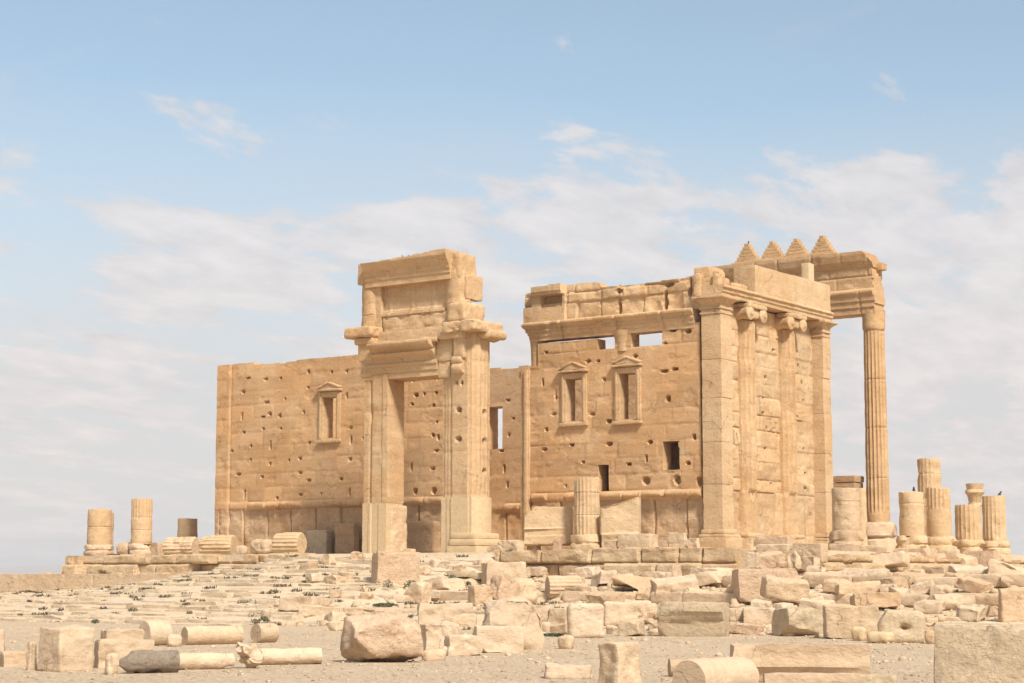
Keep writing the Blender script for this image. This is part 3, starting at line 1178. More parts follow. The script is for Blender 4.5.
for yc, sd in ((at(751, 400, 0, -.35)[1], 1), (at(791.5, 400, 0, -.35)[1], 2)):
    R_ = 0.80

    def hc(u, v, sd=sd, yc=yc):
        x = np.clip((u - yc) / R_, -1, 1)
        a = np.arcsin(x)
        b = R_ * np.cos(a) * 0.82
        wear = np.clip(0.95 + 1.2 * fbm(p2(u, v, 0.45, sd * 3.0), 80 + sd, 3), 0.1, 1.3)
        fl = 0.22 * wear * np.abs(np.sin(a * 7.5)) ** 0.6 * (v > 2.72)
        g, r1, r2 = ashlar(u, v, [0.3, 2.72, 5.3, 7.8, 10.4, 12.9], 9.0, 91 + sd, 0.045)
        d = b - fl - 0.06 * g + 0.05 * fbm(p2(u, v, 1.4), 84 + sd, 4)
        d = d - 0.30 * np.clip(fbm(p2(u, v, 0.55, sd * 5.0), 88 + sd, 3) - 0.12, 0, 1)
        d = np.where(v < 2.72, np.minimum(d, 0.36 + 0.05 * fbm(p2(u, v, 1.0), 83, 3)), d)
        return d
    hc_o = panel('half_column', M_CARVED, (XS, 0, 0), Y_, X_, lines(yc - R_, yc + R_, 0.042), lines(0.3, 12.72, 0.11), hc, None, 0.3, hall, seed=60 + sd, jit=0.0, sharp=0.9)
    m = MB()
    m.box((XS - .1, yc - 1.05, PLAT), (XS + .85, yc + 1.05, 0.05), 300 + sd, rough=0.06, rnd=0.08)
    m.box((XS - .1, yc - .95, 0.05), (XS + .72, yc + .95, 0.32), 301 + sd, rough=0.06, rnd=0.1)
    m.build('base', M_SOUTH, hc_o)
    m = MB()
    for sg in (-1, 1):                               # the two scrolls
        V, F = lathemesh([(0, .40), (.06, .46), (.2, .42), (.5, .36), (.8, .40), (.98, .46), (1.05, .45), (1.07, .38), (1.10, .30), (1.12, .2), (1.18, .14)], 36, seed=sd * 7 + sg, rough=0.05, chips=0.2)
        R = rotm(0, 0, math.pi / 2)
        m.add(V @ R.T + np.array([XS - .15, yc + sg * 0.82, 13.12]), F)
    m.box((XS, yc - .85, 12.85), (XS + .80, yc + .85, 13.42), 305 + sd, rough=0.05, rnd=0.12)
    m.box((XS, yc - 1.2, 13.40), (XS + .98, yc + 1.2, 13.68), 306 + sd, rough=0.05, rnd=0.07)
    m.build('capital', M_SOUTH, hc_o)

# ---- lintel course over the end wall and the plain beam on it
pr_ = np.array([(13.72, .0), (13.95, .02), (13.97, .09), (14.18, .10), (14.2, .20), (14.28, .22), (14.36, .16)])


def arch_relief(u, v):
    d = np.interp(v, pr_[:, 0], pr_[:, 1]) + 0.02 * fbm(p2(u, v, 1.5), 93, 3)
    return d - 0.25 * np.clip(fbm(p2(u, v * 2, 0.9), 94, 4) - 0.25, 0, 1) - 0.06 * np.exp(-((u - 8.9) / 0.05) ** 2)


panel('lintel_course', M_SOUTH, (0.06, 0, 0), Y_, X_, lines(-0.12, YB + 0.25, 0.09), insert(lines(13.72, 14.36, 0.05), 13.96, 13.98, 14.19, 14.21), arch_relief, None, 1.55, hall, seed=95)
m = MB()
m.box((-1.35, 3.95, 14.36), (0.08, 8.9, 16.05), 401, rough=0.03, rnd=0.03, res=0.2)
m.box((-1.33, 8.93, 14.36), (0.05, YB + .12, 16.1), 402, rough=0.03, rnd=0.03, res=0.2)
m.build('beam', M_SOUTH, hall)
m = MB()
m.box((-1.9, 0.0, 13.76), (-0.25, 1.5, 14.9), 403, rough=0.10, rnd=0.12)
m.box((-2.0, 0.3, 14.85), (-0.9, 2.0, 15.6), 404, rough=0.10, rnd=0.12)
m.box((-1.3, 1.6, 14.36), (-0.2, 3.6, 14.75), 405, rough=0.08, rnd=0.1)
m.box((-1.7, -0.25, 13.76), (-1.25, 0.4, 15.1), 406, rough=0.10, rnd=0.12)
m.box((-0.55, -0.12, 13.78), (-0.1, 0.7, 15.2), 407, rough=0.10, rnd=0.12)
m.build('corner_block', M_CARVED, hall)
q0, q1 = at(801, 263, 1, 13.3), at(809, 283, 1, 13.3)
m = MB()
m.box((q0[0], 13.3, 14.4), (q1[0], 14.1, q0[2]), 409, rough=.04, rnd=.05)
m.build('upright_block', M_PALE, hall)
# ---- the two walls behind
he = random_holes(-37, -2, [4, 5.2, 6.4, 7.6, 8.8, 10, 11.2], 0.35, [], 29)
ef = wall_relief(131, he, -38, -1, dado=True)
EW = [(-25.7, -24.25, 6.6, 9.55), (-12.0, -10.9, 6.6, 9.5)]
panel('back_wall', M_WALL, (0, 12.4, 0), X_, mY, insert(lines(-38.4, -1.2, 0.14), -25.7, -24.25, -12.0, -10.9), insert(lines(PLAT - .1, 12.4, 0.13), 6.6, 9.55), ef,
      lambda u, v: (v < 12.2 + .1 * fbm(p2(u, 0 * u, .8), 3, 2)) & boxmask(EW)(u, v), 1.5, hall, seed=141)
panel('far_end_wall', M_WALL, (XL + .03, 0, 0), Y_, mX, lines(1.0, YB, 0.25), lines(PLAT - .1, 12.3, 0.25), wall_relief(151, [], 0, 14), lambda u, v: v < topL[0], 1.4, hall, seed=151)

# ================================================================== the gateway
gate = thing('temple_gateway', 'tall freestanding stone gateway with broken cornice standing in front of the large hall', 'gateway', (-16.5, -6, PLAT))
GY = -7.0


def gp(px, py, y=GY):
    return at(px, py, 1, y)


def gx_(px, py=450, y=GY):
    return gp(px, py, y)[0]


def gz_(px, py, y=GY):
    return gp(px, py, y)[2]


def gb(name, mat, px0, py0, px1, py1, dy=0.0, depth=2.0, seed=0, build=True, **k):
    """gateway block whose front face fills a rectangle of the photo, front at GY+dy"""
    y = GY + dy
    xm, ym = (px0 + px1) / 2, (py0 + py1) / 2
    x0, x1 = gx_(px0, ym, y), gx_(px1, ym, y)
    z0, z1 = gz_(xm, py1, y), gz_(xm, py0, y)
    k.setdefault('rough', 0.05)
    k.setdefault('rnd', 0.06)
    k.setdefault('res', 0.12)
    m = MB()
    m.box((x0, y, z0), (x1, y + depth, z1), seed, **k)
    if not build:
        return m
    return m.build(name, mat, gate)


xA, xB = gx_(364), gx_(388)
zs_ = gz_(376, 503)
zl_ = gz_(376, 379)


def jamb_relief(seed, x0, x1, side):
    def f(u, v):
        t = (u - x0) / (x1 - x0)
        d = 0.06 * (t > 0.3) * 1.0 + 0.05 * (t > 0.78) - 0.10 * np.exp(-((t - 0.28) / 0.05) ** 2)
        if side:
            d = np.where(t < 0.36, -0.14 + 0.05 * (t > 0.12) + 0.04 * (t > 0.24), 0.04)
            d = d - 0.08 * np.exp(-((t - 0.38) / 0.03) ** 2)
        g, r1, r2 = ashlar(u, v, [-1, 2.5, 5.0, 7.6, 10.2, 13], 30, seed, 0.05)
        return d - 0.05 * g + 0.03 * fbm(p2(u, v, 1.5), seed, 4) - 0.14 * np.clip(fbm(p2(u, v, 0.8), seed + 3, 3) - 0.2, 0, 1)
    return f


panel('jamb', M_CARVED, (0, GY, 0), X_, mY, lines(xA, xB, 0.06), lines(zs_, zl_ + .25, 0.1), jamb_relief(501, xA, xB, 0), None, 1.5, gate, seed=1)
panel('jamb', M_PALE, (0, GY - .05, 0), X_, mY, lines(xA - .03, xB - .02, 0.05), lines(PLAT - .1, zs_, 0.12),
      lambda u, v: 0.05 * (((u - xA) / (xB - xA) > 0.25) * 1.0) - 0.05 * ((np.abs((u - xA) / (xB - xA) - 0.5) < 0.16) * 1.0), None, 1.5, gate, seed=2)
# rough stone lining the left reveal low down
m = MB()
m.box((xB - .5, GY + .25, PLAT), (xB + .06, GY + 1.9, zs_ - .1), 510, rough=0.10, rnd=0.15)
m.build('reveal_stone', M_RUB, gate)
# half column behind the left jamb
V, F = lathemesh(shaft_profile(.62, .6, 11.6, joints=(3.2, 6.1, 8.8)), 40, flutes=20, fd=0.07, seed=12, rough=0.05)
mk('half_column', V + np.array([xA + .28, GY + 1.15, PLAT + .35]), F, M_CARVED, gate)
V, F = lathemesh([(0, .95), (.2, .95), (.25, .85), (.4, .88), (.5, .75), (.62, .72)], 40, seed=13, rough=0.03)
mk('base', V + np.array([xA + .22, GY + 1.15, PLAT]), F, M_PALE, gate)
# right pier
xC, xE = gx_(441), gx_(467.5)
hh_ = holes_fn([(gx_(459, y_), gz_(459, y_), .2, .16, .35) for y_ in (410, 439)] + [(gx_(457, 383), gz_(457, 383), .1, .1, .2), (gx_(462, 383), gz_(462, 383), .1, .1, .2)], 61)
jr = jamb_relief(601, xC, xE, 1)
zp = gz_(458, 497)
panel('jamb', M_CARVED, (0, GY, 0), X_, mY, lines(xC, xE, 0.06), lines(zp, gz_(458, 331), 0.09), lambda u, v: jr(u, v) - hh_(u, v), None, 2.15, gate, seed=5)
panel('jamb', M_PALE, (0, GY - .04, 0), X_, mY, lines(xC - .03, xE + .05, 0.06), lines(PLAT - .1, zp, 0.12),
      lambda u, v: np.where((u - xC) / (xE - xC) < 0.38, -0.12 + .04 * ((u - xC) / (xE - xC) > .18), 0.0), None, 2.2, gate, seed=6)
hh2 = holes_fn([(GY + 1.15, gz_(481, y_), .2, .15, .35) for y_ in (410, 439, 470)], 63)


def side_relief(u, v):
    c, R = GY + 1.02, 0.85
    x = np.clip((u - c) / R, -1, 1)
    a = np.arcsin(x)
    b = 0.42 * np.cos(a)
    wear = np.clip(0.85 + 0.9 * fbm(p2(u, v, 0.5), 611, 3), 0, 1.2) * np.where(u < c + 0.35, 1, 0.25)
    g, r1, r2 = ashlar(u, v, [-1, 2.5, 5.0, 7.6, 10.2, 13], 30, 612, 0.05)
    return 0.03 + b - 0.085 * wear * np.abs(np.sin(a * 7.5)) ** 0.8 - 0.05 * g + 0.03 * fbm(p2(u, v, 1.5), 613, 4) - 0.12 * np.clip(fbm(p2(u, v, .7), 614, 3) - .2, 0, 1) - hh2(u, v)


panel('half_column', M_CARVED, (xE, 0, 0), Y_, X_, lines(GY + .12, GY + 2.05, 0.045), lines(zp, gz_(458, 331), 0.1), side_relief, None, .4, gate, seed=7, jit=0.0)
panel('half_column', M_PALE, (xE + .03, 0, 0), Y_, X_, lines(GY + .08, GY + 2.1, 0.06), lines(PLAT - .1, zp, 0.15),
      lambda u, v: 0.03 + 0.46 * np.sqrt(np.clip(1 - ((u - GY - 1.05) / 1.05) ** 2, 0, 1)), None, .4, gate, seed=8, jit=0.0)
m = MB()
zb1, zb2, zb3 = gz_(458, 546), gz_(458, 539), gz_(458, 533)
m.box((xC + .75, GY - .42, PLAT - .1), (xE + .95, GY + 2.4, zb1), 620, rough=0.03, rnd=0.05)
m.box((xC + .8, GY - .30, zb1), (xE + .80, GY + 2.3, zb2), 621, rough=0.02, rnd=0.1)
m.box((xC + .85, GY - .20, zb2), (xE + .65, GY + 2.25, zb3), 622, rough=0.02, rnd=0.07)
m.build('base', M_PALE, gate)

# lintel with its mouldings
zz0, zz1 = gz_(402, 378), gz_(402, 343)
dz = zz1 - zz0
lp = np.array([(0, 0), (.16, .0), (.17, .07), (.33, .08), (.34, .15), (.42, .16), (.46, .05), (.55, .10), (.62, .36), (.70, .44), (.74, .30), (.78, .34), (.86, .78), (.95, .86), (1.0, .84)])


def lin_relief(u, v):
    t = (v - zz0) / dz
    d = np.interp(t, lp[:, 0], lp[:, 1])
    return d + 0.03 * fbm(p2(u, v, 1.6), 631, 4) - 0.35 * np.clip(fbm(p2(u, v, .8), 632, 4) - .22, 0, 1) * (t > .6)


def lin_mask(u, v):
    t = (v - zz0) / dz
    lo = np.where(t > .56, gx_(376.5, 355), gx_(366, 372)) + 0.05 * fbm(p2(v, v, 2), 4, 2)
    hi_ = np.where(t > .56, gx_(437.5, 352), gx_(439, 370) - .12 * t) + 0.05 * fbm(p2(v, v, 2), 6, 2)
    return (u > lo) & (u < hi_)


panel('lintel', M_CARVED, (0, GY - .05, 0), X_, mY, lines(gx_(364, 370), gx_(441, 370), 0.07), lines(zz0, zz1, 0.045), lin_relief, lin_mask, 1.9, gate, seed=9)
# brackets
sc_prof = [(0, .28), (.05, .32), (.5, .32), (.55, .28)]
gb('bracket', M_CARVED, 357.5, 343, 377, 361, -.25, 1.5, 641, rough=0.08, rnd=0.12)
gb('bracket', M_CARVED, 360, 360, 372, 377.5, -.12, 1.2, 642, rough=0.08, rnd=0.12)
gb('bracket', M_CARVED, 436, 337.5, 452.5, 361, -.12, 1.6, 643, rough=0.08, rnd=0.1)
gb('bracket', M_CARVED, 438, 358, 450, 378, -.05, 1.2, 644, rough=0.05, rnd=0.08)
mscr = gb('scroll', M_CARVED, 452.5, 337, 463.5, 358, -.35, 1.0, 645, False, rough=0.06, rnd=0.12)
for zpx, rr_ in ((360, .30), (368, .34)):
    V, F = lathemesh([(0, rr_ * .8), (.1, rr_), (.65, rr_), (.75, rr_ * .8)], 28, seed=zpx, rough=0.04)
    P = gp(457.5, zpx, GY - .2)
    mscr.add(V @ rotm(0, math.pi / 2, 0).T @ rotm(math.pi / 2).T + np.array([P[0] - .37, GY - .1, P[2]]), F)
mscr.build('scroll', M_CARVED, gate)
# projecting cornice slabs
gb('cornice_slab', M_CARVED, 343, 326.5, 371, 337.5, -.65, 2.6, 651, rough=0.10, rnd=0.16)
gb('cornice_slab', M_CARVED, 353, 337, 372, 345, -.45, 2.3, 652, rough=0.08, rnd=0.12)
gb('cornice_slab', M_CARVED, 441.5, 320, 474, 331.5, -.75, 3.0, 653, rough=0.13, rnd=0.14)
gb('cornice_slab', M_CARVED, 437, 330.5, 462, 338.5, -.50, 2.0, 654, rough=0.09, rnd=0.12)
m = MB()
m.box((xE - .2, GY + .5, gz_(470, 338)), (xE + 1.05, GY + 2.5, gz_(470, 328)), 655, rough=0.10, rnd=0.2, taper=(-.15, 0))
m.build('cornice_slab', M_CARVED, gate)
# courses above the lintel
gb('course', M_CARVED, 372, 329, 446, 344.5, .05, 1.7, 661, rough=0.05, rnd=0.06)
gb('course', M_CARVED, 380, 339, 436, 344, -.55, 1.0, 667, rough=0.12, rnd=0.1)
gb('course', M_CARVED, 382, 313.5, 448, 331, .35, 1.3, 662, rough=0.14, rnd=0.14)
zq0, zq1 = gz_(412, 315), gz_(412, 279)


def fr_relief(u, v):
    t = (v - zq0) / (zq1 - zq0)
    d = np.interp(t, [0, .05, .06, .14, .16, .22, .24, 1], [.16, .2, .3, .3, .12, .10, 0, .03])
    return d + 0.03 * fbm(p2(u, v, 1.4), 671, 4) + 0.05 * (np.abs(np.sin(u * 1.9)) > .97)


panel('frieze', M_CARVED, (0, GY + .62, 0), X_, mY, lines(gx_(379.5, 297, GY + .6), gx_(447, 295, GY + .6), 0.08), lines(zq0, zq1, 0.05), fr_relief, None, 1.1, gate, seed=10)
# top beam with its cornice
za, zb = gz_(408, 283), gz_(408, 258)


def tb_relief(u, v):
    t = (v - za) / (zb - za)
    d = np.interp(t, [0, .22, .23, .42, .43, .6, .64, .92, 1], [0, 0, .07, .08, .16, .2, .30, .52, .52])
    return d + 0.03 * fbm(p2(u, v, 1.2), 681, 4) - .25 * np.clip(fbm(p2(u, v, .7), 682, 3) - .2, 0, 1)


def tb_mask(u, v):
    t = (u - gx_(365, 270)) / (gx_(452, 268) - gx_(365, 270))
    return v < zb - .12 + .32 * t + .06 * fbm(p2(u, 0 * u, 1.0), 5, 2)


panel('top_beam', M_CARVED, (0, GY + .05, 0), X_, mY, lines(gx_(365, 270), gx_(450, 268), 0.08), lines(za, zb + .35, 0.055), tb_relief, tb_mask, 1.55, gate, seed=11)
gb('end_block', M_CARVED, 357, 263.5, 365, 285, .1, 1.3, 691, rough=0.06, rnd=0.08)
gb('end_block', M_CARVED, 450, 252.5, 459.5, 278, .2, 1.7, 692, rough=0.08, rnd=0.10)
gb('end_block', M_CARVED, 458, 274, 466.5, 299, .5, 1.65, 693, rough=0.07, rnd=0.08)
gb('end_block', M_CARVED, 447, 302, 464, 321, -.15, 2.1, 694, rough=0.10, rnd=0.16)


def gdrum(px0, px1, py0, py1, dy, seed, joints=()):
    y = GY + dy
    a, b = gx_(px0, (py0 + py1) / 2, y), gx_(px1, (py0 + py1) / 2, y)
    z0, z1 = gz_((px0 + px1) / 2, py1, y), gz_((px0 + px1) / 2, py0, y)
    r = (b - a) / 2
    V, F = lathemesh(shaft_profile(r, r * .97, z1 - z0, 0.15, joints), 44, seed=seed, rough=0.07, chips=0.12)
    mk('drum', V + np.array([(a + b) / 2, y + r * .8, z0]), F, M_CARVED, gate)


gdrum(358, 378.5, 284.5, 328, .25, 701, (.75,))
gdrum(443.5, 463, 270, 322, .25, 702, (1.1,))
gb('strip', M_CARVED, 374.5, 283, 381, 329, .3, 1.2, 703, rough=0.04, rnd=0.04)
gb('strip', M_CARVED, 446, 279, 452, 318, .4, 1.2, 704, rough=0.04, rnd=0.04)

# ================================================================== the colonnade behind
colo = thing('colonnade', 'tall fluted column with entablature and stepped merlons rising behind the hall', 'colonnade', (-5, 21, PLAT))
CY = 21.1


def cz(px, py, y=20.4):
    return at(px, py, 1, y)[2]


def cxx(px, py, y=20.4):
    return at(px, py, 1, y)[0]


TC = at(876, 420, 1, CY)
zt = cz(876, 311, CY)
zsb = cz(876, 523, CY)
hcol = zt - zsb


def tall_column(x, seed):
    pf = shaft_profile(.76, .68, hcol, .2, (2.9, 6.2, 9.4, hcol - 1.35))
    pf = [(z, r + (.06 if z > hcol - 1.3 else 0) + (.12 * max(0, (z - hcol + .5)) if z > hcol - .5 else 0)) for z, r in pf]
    V, F = lathemesh(pf, 60, flutes=18, fd=0.085, seed=seed, rough=0.03, fl_rng=(.7, hcol - 1.35))
    c_ = mk('column', V + np.array([x, CY, zsb]), F, M_CARVED, colo)
    V, F = lathemesh([(0, 1.15), (.12, 1.24), (.5, 1.22), (.95, 1.2), (1.08, 1.08), (1.14, 1.0), (1.2, 1.08), (1.3, 1.2), (1.75, 1.18), (zsb - PLAT - .12, 1.12), (zsb - PLAT + .02, .95)], 52, seed=seed + 1, rough=0.25, chips=0.45)
    mk('base', V + np.array([x, CY, PLAT]), F, M_RUBP, c_)


tall_column(TC[0], 31)
tall_column(TC[0] - 4.25, 33)
tall_column(TC[0] - 8.5, 35)
ze0, ze1 = cz(848, 315), cz(848, 253.5)
ep = np.array([(0, 0), (.09, 0), (.1, .08), (.19, .09), (.2, .18), (.27, .2), (.33, .36), (.37, .36), (.40, .05), (.72, .08), (.78, .2), (.84, .36), (.95, .5), (1, .5)])


def ce_relief(u, v):
    t = (v - ze0) / (ze1 - ze0)
    d = np.interp(t, ep[:, 0], ep[:, 1]) + .03 * fbm(p2(u, v, 1.3), 711, 4)
    g, r1, r2 = ashlar(u, v, [ze0 - 1, ze0 + .38 * (ze1 - ze0), ze0 + .6 * (ze1 - ze0), ze0 + .74 * (ze1 - ze0), ze1 + 2], 2.6, 713, 0.06)
    return d - .07 * g - .4 * np.clip(fbm(p2(u, v, .7), 712, 3) - .2, 0, 1)


xe0 = cxx(705, 266)


def ce_mask(u, v):
    t = (v - ze0) / (ze1 - ze0)
    return (u > xe0 + np.interp(t, [0, .4, .75, .8, 1], [1.6, 1.4, 1.2, .1, 0])) & (u < TC[0] + np.interp(t, [0, .3, .5, .8, .9, 1], [.45, .42, .3, .45, .1, -.15]) + .12 * fbm(p2(v, v, 1.5), 8, 2)) & \
        ((v < ze1 - .3) | (u > xe0 + .2))


panel('entablature', M_CARVED, (0, CY - .72, 0), X_, mY, lines(xe0, TC[0] + .6, 0.09), lines(ze0, ze1, 0.06), ce_relief, ce_mask, 1.5, colo, seed=12)
m = MB()
P = at(880, 266, 1, CY)
m.box((P[0] - .35, CY - .2, P[2] - .3), (P[0] + .25, CY + .6, P[2] + .25), 721, rough=0.1, rnd=0.1)
m.box((TC[0] - .2, CY - .5, ze0 + .35 * (ze1 - ze0)), (TC[0] + .42, CY + .5, ze0 + .65 * (ze1 - ze0)), 722, rough=0.12, rnd=0.15)
m.build('broken_end', M_CARVED, colo)
m = MB()
xm0, xm1 = cxx(738, 262), cxx(836, 256)
m.box((xm0 - .4, CY - 1.05, ze1 - .02), (xm1 + .2, CY + .5, ze1 + .14), 723, rough=0.04, rnd=0.04)
m.build('blocking_course', M_CARVED, colo)
for k, (px, pyt) in enumerate(((748, 244), (773, 241.5), (797, 239), (823, 236))):
    P = at(px, pyt, 1, CY - .3)
    hgt = P[2] - (ze1 + .12)
    m = MB()
    ns = 6
    for s in range(ns):
        hw = 0.88 * (1 - (s + .25) / ns) + .05
        z0 = ze1 + .12 + hgt * s / ns
        m.box((P[0] - hw, CY - .6, z0 - .01), (P[0] + hw, CY, z0 + hgt / ns), 730 + k * 9 + s, rough=0.03, rnd=0.03, res=.12)
    m.build('merlon', M_CARVED, colo)

# ================================================================== platform edge walls
def course_relief(seed, courses, bw, amp, z0, z1, ledge=0.25):
    def f(u, v):
        g, r1, r2 = ashlar(u, v, courses, bw, seed, 0.06)
        ci = np.clip(np.searchsorted(courses, v) - 1, 0, len(courses) - 2)
        d = -0.22 * g + (r1 - 0.5) * amp + 0.13 * fbm(p2(u, v * 1.3, 1.1), seed + 1, 4)
        d = d - 0.30 * np.clip(fbm(p2(u, v * 2, 0.6), seed + 2, 3) - 0.1, 0, 1) - ledge * ci * 0 + ledge * (len(courses) - 2 - ci)
        return d
    return f


def course_mask(seed, courses, bw, lo, hi, amt=0.25):
    def f(u, v):
        g, r1, r2 = ashlar(u, v, courses, bw, seed, 0.06)
        ci = np.clip(np.searchsorted(courses, v) - 1, 0, len(courses) - 2)
        top = (ci == len(courses) - 2)
        t = courses[-1] - amt * r2 ** 2 + 0.10 * fbm(p2(u, 0 * u, 0.9), seed + 5, 4)
        return (v < np.where(top, t, 99)) & (u > lo + 0.4 * r1 - .2) & (u < hi - 0.4 * r1)
    return f


cz_ = [-2.5, -1.5, -1.18, -0.8]
pw = panel('podium_wall', M_POD, (0, YF, 0), X_, mY, lines(-9, 6.4, 0.07), lines(-2.5, -0.55, 0.055), course_relief(801, [-2.6, -1.48, -0.62], 2.3, 0.5, 0, 0, .06),
           course_mask(801, [-2.6, -1.48, -0.62], 2.3, -8.8, 6.1), 1.4, seed=81)
tag(pw, 'low wall of two block courses under the fluted stump and the hall corner', 'wall')
pw = panel('podium_wall', M_POD, (0, YF + .15, 0), X_, mY, lines(7.0, 9.9, 0.08), lines(-2.5, -0.9, 0.07), course_relief(811, [-2.6, -1.9, -1.4, -0.95], 1.5, 0.7, 0, 0, .08),
           course_mask(811, [-2.6, -1.9, -1.4, -0.95], 1.5, 7.1, 9.8), 1.4, seed=82)
tag(pw, 'short broken corner of the platform wall below the two half columns', 'wall')
pw = panel('podium_wall', M_POD, (9.9, 0, 0), Y_, X_, lines(YF + .2, 27, 0.11), lines(-2.5, -0.9, 0.06), course_relief(821, [-2.6, -1.95, -1.45, -0.98], 2.0, 0.9, 0, 0, .45),
           course_mask(821, [-2.6, -1.95, -1.45, -0.98], 2.0, YF + .3, 26.8, .35), 1.6, seed=83)
tag(pw, 'stepped rough platform edge running back beneath the right hand column stumps', 'wall')
pw = panel('podium_wall', M_POD, (0, YF, 0), X_, mY, lines(-44, -22, 0.10), lines(-2.1, -0.75, 0.055), course_relief(831, [-2.2, -1.42, -0.8], 1.7, 1.0, 0, 0, .15),
           course_mask(831, [-2.2, -1.42, -0.8], 1.7, -43.0, -22.3, .4), 1.4, seed=84)
tag(pw, 'rough two course platform edge carrying the two left column stumps', 'wall')
pw = panel('foundation_wall', M_RUB, (0, YF - .75, 0), X_, mY, lines(-58, -27, 0.14), lines(-4.2, -1.95, 0.08), lambda u, v: 0.06 * fbm(p2(u, v, .8), 841, 4) - 0.05 * ashlar(u, v, [-4.4, -3.3, -1.9], 3.2, 842)[0],
           lambda u, v: v < np.interp(u, [-58, -50, -44, -27], [-2.15, -2.08, -2.0, -1.98]) + 0.05 * fbm(p2(u, 0 * u, 1.2), 843, 3), 0.75, seed=85)
tag(pw, 'long smooth tan foundation course below the left platform edge', 'wall')
pw = panel('podium_wall', M_POD, (-43.3, 0, 0), Y_, mX, lines(YF + .1, 29, 0.3), lines(-4.3, -0.85, 0.12), course_relief(851, [-4.4, -3.2, -2.0, -0.85], 2.2, 0.5, 0, 0, .1), None, 1.2, seed=86)
tag(pw, 'far left end face of the temple platform', 'wall')
pw = panel('boundary_wall', M_BROWN, (-30, 330, 0), X_, mY, lines(-120, 60, 2), lines(-6, -0.55, 0.6), lambda u, v: 0.1 * fbm(p2(u, v, .2), 861, 2),
           lambda u, v: (u > at(1013.5, 563, 1, 330)[0] + 30) | (v < -4.2), 2.0, seed=87)
tag(pw, 'distant dark wall on the horizon at the right edge', 'wall')

# ================================================================== standing column stumps
GST = 'broken columns still standing round the hall'


def stump(label, x, y, zb, prof_parts, mat, flutes=0, seed=0, plinth=None, top_rough=.15, chips=.12, fd=.04, basemat=None, rough=.05, fl_rng=None, jts=()):
    """prof_parts: (r_base, h_base, r0, r1, h)"""
    rb, hb, r0, r1, h = prof_parts
    t = thing('column_stump', label, 'column', (x, y, zb), GST)
    V, F = lathemesh(shaft_profile(r0, r1, h, .16, jts), 52, flutes=flutes, fd=fd, seed=seed, rough=rough, top_rough=top_rough, chips=chips, fl_rng=fl_rng)
    mk('shaft', V + np.array([x, y, zb + hb - .02]), F, mat, t)
    if hb > 0:
        V, F = lathemesh([(0, rb * .98), (hb * .1, rb), (hb * .25, rb * 1.02), (hb * .42, rb * .99), (hb * .47, rb * .92), (hb * .53, rb * .91), (hb * .6, rb * .97), (hb * .75, rb * .98), (hb * .9, rb * .95), (hb, rb * .88)], 48, seed=seed + 3, rough=.22, chips=.5)
        mk('base', V + np.array([x, y, zb]), F, basemat or mat, t)
    if plinth:
        m = MB()
        m.box((x - plinth[0], y - plinth[0], zb - plinth[1]), (x + plinth[0], y + plinth[0], zb + .01), seed + 9, rough=.05, rnd=.08)
        m.build('plinth', basemat or mat, t)
    return t


def stump_px(label, px0, px1, ptop, pbot, axis, val, mat, base_px=None, **k):
    """stump filling a rectangle of the photo, standing on the plane axis=val"""
    xm = (px0 + px1) / 2
    P = at(xm, pbot, axis, val)
    D = (P - CAM) @ FW
    s = D / F_PX
    zb = PLAT
    z1 = P[2] + (pbot - ptop) * s
    r = (px1 - px0) / 2 * s
    if base_px:
        w_, pb = base_px
        zbase_top = P[2] + (pbot - pb) * s
        pp = (w_ / 2 * s, zbase_top - zb, r, r * .97, z1 - zbase_top)
    else:
        pp = (r, 0, r, r * .97, z1 - zb)
    return stump(label, P[0], P[1], zb, pp, mat, **k)


stump_px('plain column stump with a rough base, leftmost of all the standing columns', 86.5, 111, 509.5, 557, 1, -7.0, M_STUMP, (31, 545), seed=901, jts=(1.2,), basemat=M_RUBP)
stump_px('fluted column stump in three drums standing above the foundation at the left', 130, 151.5, 499, 557, 1, -7.0, M_STUMP, (26, 544), flutes=20, seed=905, jts=(.9, 1.75), basemat=M_RUBP, fl_rng=(1.6, 9))
stump_px('narrow column stump half hidden behind the leftmost stump', 98, 113, 513, 557, 1, -2.5, M_STUMP, seed=909)
stump_px('shaded brown column stump beside the left corner of the hall', 177, 197, 518.5, 557, 0, -46.5, M_STUMP, seed=913, top_rough=.03, chips=.03)
stump_px('fluted column stump between two carved blocks in front of the gabled windows', 574, 600, 478, 546, 1, -7.0, M_STUMP, (32, 535), flutes=20, seed=917, jts=(1.1, 2.3), fd=.04)
t_ = stump_px('smooth worn stump on a rough base in front of a brown pier', 833, 861, 488.5, 558, 0, 7.0, M_RUB, (34, 531), seed=921, chips=.18, jts=(1.6,))
stump_px('plain rounded stump with a bird on top, left of the tallest stump', 900, 925, 493, 549, 0, 7.0, M_STUMP, (33, 536), seed=925, plinth=(1.25, .12), jts=(1.9,))
stump_px('fluted stump in front of the tallest right hand stump', 928, 952, 488, 549, 0, 7.0, M_STUMP, (32, 537), flutes=18, seed=929, fl_rng=(1.7, 9), plinth=(1.2, .12))
stump_px('short wide fluted stump in front of the slim column with a carved capital', 956, 982, 505, 551, 0, 7.0, M_STUMP, (31, 540), flutes=18, seed=933, plinth=(1.45, .35), top_rough=.05)
stump_px('fluted stump with a perched bird, rightmost of all the standing columns', 983.5, 1007, 496, 553, 0, 7.0, M_STUMP, (32, 541), flutes=18, seed=937, plinth=(1.0, .35))
stump_px('tallest fluted stump of the right hand group with a rounded top', 919.5, 943.5, 460, 555, 1, 21.0, M_STUMP, flutes=18, seed=941, jts=(3.1, 5.2))

